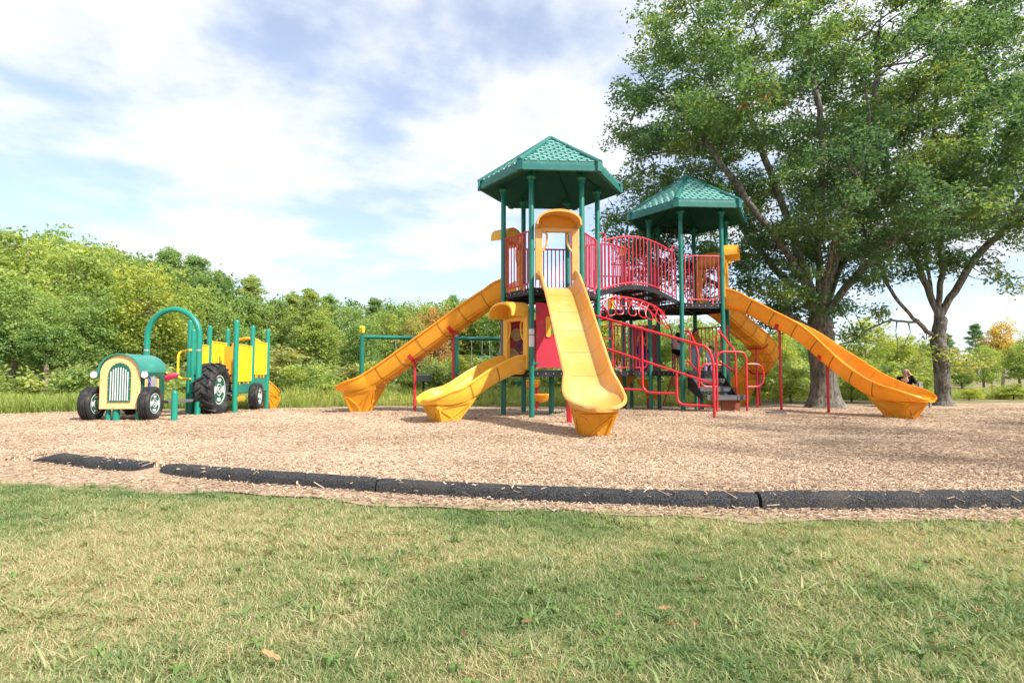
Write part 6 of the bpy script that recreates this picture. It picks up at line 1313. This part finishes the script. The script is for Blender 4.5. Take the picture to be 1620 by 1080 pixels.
trees = [
 ('b', 0, -40, 372, 33, 'leafy tree cut off by the left edge of the picture', YG), ('b', 1, 38, 352, 35, 'tallest yellow green tree near the left edge', YG), ('b', 2, 108, 374, 33, 'broad yellow green tree behind the far front wheel of the tractor', YG),
 ('b', 3, 22, 440, 27, 'lower leafy tree leaning in at the left edge above the meadow', GR_), ('b', 0, 172, 384, 37, 'leafy tree just left of the bright round one behind the tractor', YG), ('b', 2, 232, 408, 30, 'bright yellow green round tree behind the tractor hood', YL),
 ('b', 3, 75, 470, 26, 'small dark tree with a bare trunk above the meadow', GR_), ('p', 0, 262, 392, 44, 'dark pine rising over the round yellow green tree', GR_), ('p', 1, 305, 402, 46, 'thin pine above the tractor arch', GR_), ('b', 1, 285, 450, 38, 'pale leafy tree behind the tractor arch', YG),
 ('p', 2, 345, 428, 44, 'pine standing above the wagon posts', GR_), ('p', 0, 395, 436, 43, 'pine with a tall pointed top past the wagon', YG), ('b', 3, 350, 480, 37, 'leafy tree behind the yellow wagon panels', GR_), ('p', 1, 440, 474, 45, 'low pine in the dip of the treeline', GR_),
 ('p', 2, 488, 455, 42, 'tall pine with bare grey trunks between wagon and slide', YG), ('p', 0, 520, 466, 46, 'pine just beside the tall bare trunked one', GR_), ('b', 0, 548, 482, 50, 'leafy tree left of the swing frame cap', GR_), ('p', 1, 592, 470, 54, 'pine over the swing beam', GR_),
 ('b', 2, 575, 500, 44, 'green tree behind the swing frame cap', GR_), ('b', 1, 628, 472, 55, 'rounded tree over the middle of the swing beam', GR_), ('b', 3, 656, 500, 46, 'orange tinged tree behind the long slide', BR), ('b', 0, 690, 484, 50, 'red leaved tree top showing above the long slide', RD),
 ('p', 2, 716, 466, 56, 'pine showing above the upper half of the long slide', GR_), ('b', 1, 752, 468, 54, 'leafy tree above the upper end of the long slide', YG), ('b', 2, 790, 480, 52, 'green tree behind the front left post of the nearer tower', GR_), ('b', 0, 842, 492, 50, 'green tree seen under the upper deck of the nearer tower', GR_),
 ('b', 1, 905, 500, 50, 'green tree behind the middle slide', YG), ('b', 3, 965, 498, 48, 'yellow green tree seen through the loop climber', YL), ('b', 2, 1030, 500, 46, 'green tree behind the low deck panel', YG), ('b', 0, 1095, 496, 44, 'leafy tree seen between the posts of the farther tower', YG),
 ('b', 1, 1165, 510, 42, 'leafy tree behind the curved slide', YG), ('b', 3, 1235, 520, 38, 'yellow green tree just left of the big oak trunk', YL), ('b', 2, 1300, 528, 44, 'green tree behind the big oak trunk', YG), ('b', 0, 1370, 500, 40, 'bright yellow green tree between the two oak trunks', YL),
 ('b', 1, 1430, 525, 42, 'yellow green tree behind the bench', YL), ('b', 2, 1500, 552, 46, 'yellow green tree behind the slimmer oak', YL), ('b', 3, 1585, 508, 44, 'orange autumn tree right of the slimmer oak', OR), ('p', 1, 1545, 512, 88, 'far dark pine between the slimmer oak and the orange tree', DK),
 ('b', 0, 1555, 545, 36, 'young green tree in front of the orange one', YG), ('b', 1, 1640, 520, 36, 'leafy tree cut off by the right edge of the picture', YL), ('p', 0, 1500, 528, 92, 'far pine just past the slimmer oak trunk', DK),
 ('b', 1, -10, 362, 39, 'tall leafy tree behind the leftmost trees', YG), ('b', 3, 72, 360, 41, 'slim tree rising between the tallest tree and the broad one', GR_), ('b', 0, 140, 380, 42, 'pale tree behind the broad yellow green one', YG), ('b', 1, 200, 388, 40, 'slim tree behind the bright round one', GR_),
 ('b', 3, 55, 452, 29, 'half height tree above the meadow left of the tractor', YG), ('b', 1, 140, 455, 28, 'half height tree behind the grille side of the tractor', GR_), ('b', 2, 320, 446, 41, 'leafy tree behind the tall wagon posts', YG), ('b', 1, 375, 462, 40, 'slim leafy tree beside the pointed pine', GR_),
 ('b', 0, 425, 478, 44, 'yellow green tree at the low point of the treeline', YG), ('p', 0, 462, 462, 47, 'pine just left of the tall bare trunked one', YG), ('b', 3, 508, 486, 41, 'slim tree between the two middle pines', YG), ('b', 1, 605, 486, 46, 'slim yellow green tree below the swing beam pines', YG),
 ('b', 3, 672, 478, 52, 'slim pale tree beside the red leaved one', YG), ('p', 0, 735, 474, 58, 'small pine near the upper end of the long slide', GR_), ('b', 2, 1520, 566, 33, 'young yellow green tree just right of the slimmer oak', YG), ('b', 1, 1612, 540, 31, 'slim green tree near the right edge', YG), ('b', 3, 1568, 550, 40, 'slim yellow tree in front of the orange one', YL)]
for i, (k, v_, px_, tp, Y_, lb, tint) in enumerate(trees): place(k, v_, px_, tp, Y_, lb, tint, rz=i * 1.37, wide=(1.0 if k == 'b' else .95))
shrubs = [(110, 582, 24, 'pale green feathery shrub beside the far front wheel', GR_, 1.1), (455, 545, 25, 'tall brownish shrub right of the wagon', BR, 1.2), (480, 575, 23, 'green shrub beside the brownish one', YG, 1.4), (515, 590, 22, 'low yellow green shrub left of the long slide exit', YG, 1.6), (560, 575, 25, 'pinkish tan shrub by the swing post', BR, 1.1),
 (590, 570, 27, 'yellowing shrub behind the swing frame', YL, 1.2), (640, 580, 25, 'green shrub under the long slide', YG, 1.3), (690, 575, 26, 'olive shrub behind the grill', OL, 1.3), (735, 560, 28, 'yellow green shrub by the red support legs', YL, 1.2), (775, 590, 24, 'low dark shrub behind the short slide', GR_, 1.5),
 (830, 585, 26, 'shrub seen under the low deck of the nearer tower', GR_, 1.4), (890, 585, 26, 'shrub behind the foot of the middle slide', YG, 1.4), (1000, 590, 24, 'bright green shrub under the rear low deck', YG, 1.5), (1060, 585, 25, 'shrub behind the stair foot', YL, 1.4), (1120, 580, 26, 'shrub behind the stair rails', YG, 1.3),
 (1175, 560, 24, 'yellow green shrub behind the curved slide', YL, 1.3), (1250, 575, 22, 'bright shrub just left of the oak roots', YL, 1.3), (1345, 585, 22, 'yellow green shrub just right of the oak roots', YG, 1.4), (1400, 570, 24, 'shrub behind the woman on the bench', YL, 1.3), (1455, 590, 23, 'low shrub between bench and slimmer oak', YL, 1.4), (1530, 612, 24, 'low yellow shrub right of the slimmer oak', YL, 1.8), (1600, 605, 25, 'low yellow shrub near the right edge', YL, 1.8), (45, 600, 27, 'low shrub at the edge of the meadow on the left', YG, 1.6), (185, 590, 25, 'shrub behind the grille of the tractor', GR_, 1.5), (300, 585, 26, 'shrub behind the tractor arch', YG, 1.5), (390, 580, 27, 'shrub behind the wagon', YG, 1.5)]
for i, (px_, tp, Y_, lb, tint, wd) in enumerate(shrubs): place('s', i % 3, px_, tp, Y_, lb, tint, rz=i * 2.1, wide=wd, grp='shrubs along the woods', cat='shrub')
# the closed mass of the wood behind the trees one can tell apart
def wood_mass():
    bl = []
    for i in range(640):
        px_ = rng.uniform(-150, 1290); Y_ = rng.uniform(52, 62) if px_ > 420 else rng.uniform(40, 50); X_ = (px_ - 810) / 920 * Y_
        topz = EYE + (590 - np.interp(px_, [-150, 0, 120, 250, 330, 440, 600, 800, 1000, 1290], [385, 388, 402, 422, 448, 486, 490, 498, 512, 545])) / 920 * Y_
        z = rng.uniform(-.2, topz); bl.append((X_, Y_, z, rng.uniform(1.1, 1.9), rng.uniform(.8, 1.4), float(np.clip(rng.normal(.35, .16), 0, 1))))
    for i in range(90):
        px_ = rng.uniform(1290, 1480); Y_ = rng.uniform(46, 52); z = rng.uniform(-.2, 2.6); bl.append(((px_ - 810) / 920 * Y_, Y_, z, rng.uniform(1.0, 1.6), rng.uniform(.8, 1.2), float(np.clip(rng.normal(.6, .16), 0, 1))))
    v, q, rn = clump_leaves(bl, 130, .34, .22, 16, .34); o = put('forest', fast_mesh('forest', v, q, 'leaf', {'rnd': rn}), None); o.color = (.9, .95, .9, 1)
    props(o, 'dense green mass of the wood behind the nearer trees', 'forest', None, 'stuff')
wood_mass()
def brush_mass():
    bl = []
    for i in range(340):
        px_ = rng.uniform(-60, 1480); Y_ = rng.uniform(23, 36); bl.append(((px_ - 810) / 920 * Y_, Y_, rng.uniform(0.0, .9) + (Y_ - 23) * .05, rng.uniform(.5, .9), rng.uniform(.35, .6), float(np.clip(rng.normal(.55, .2), 0, 1))))
    v, q, rn = clump_leaves(bl, 260, .20, .11, 14, .2); o = put('undergrowth', fast_mesh('undergrowth', v, q, 'leaf', {'rnd': rn}), None); o.color = (1.02, .98, .95, 1)
    props(o, 'low green brush filling the foot of the wood', 'undergrowth', None, 'stuff')
brush_mass()
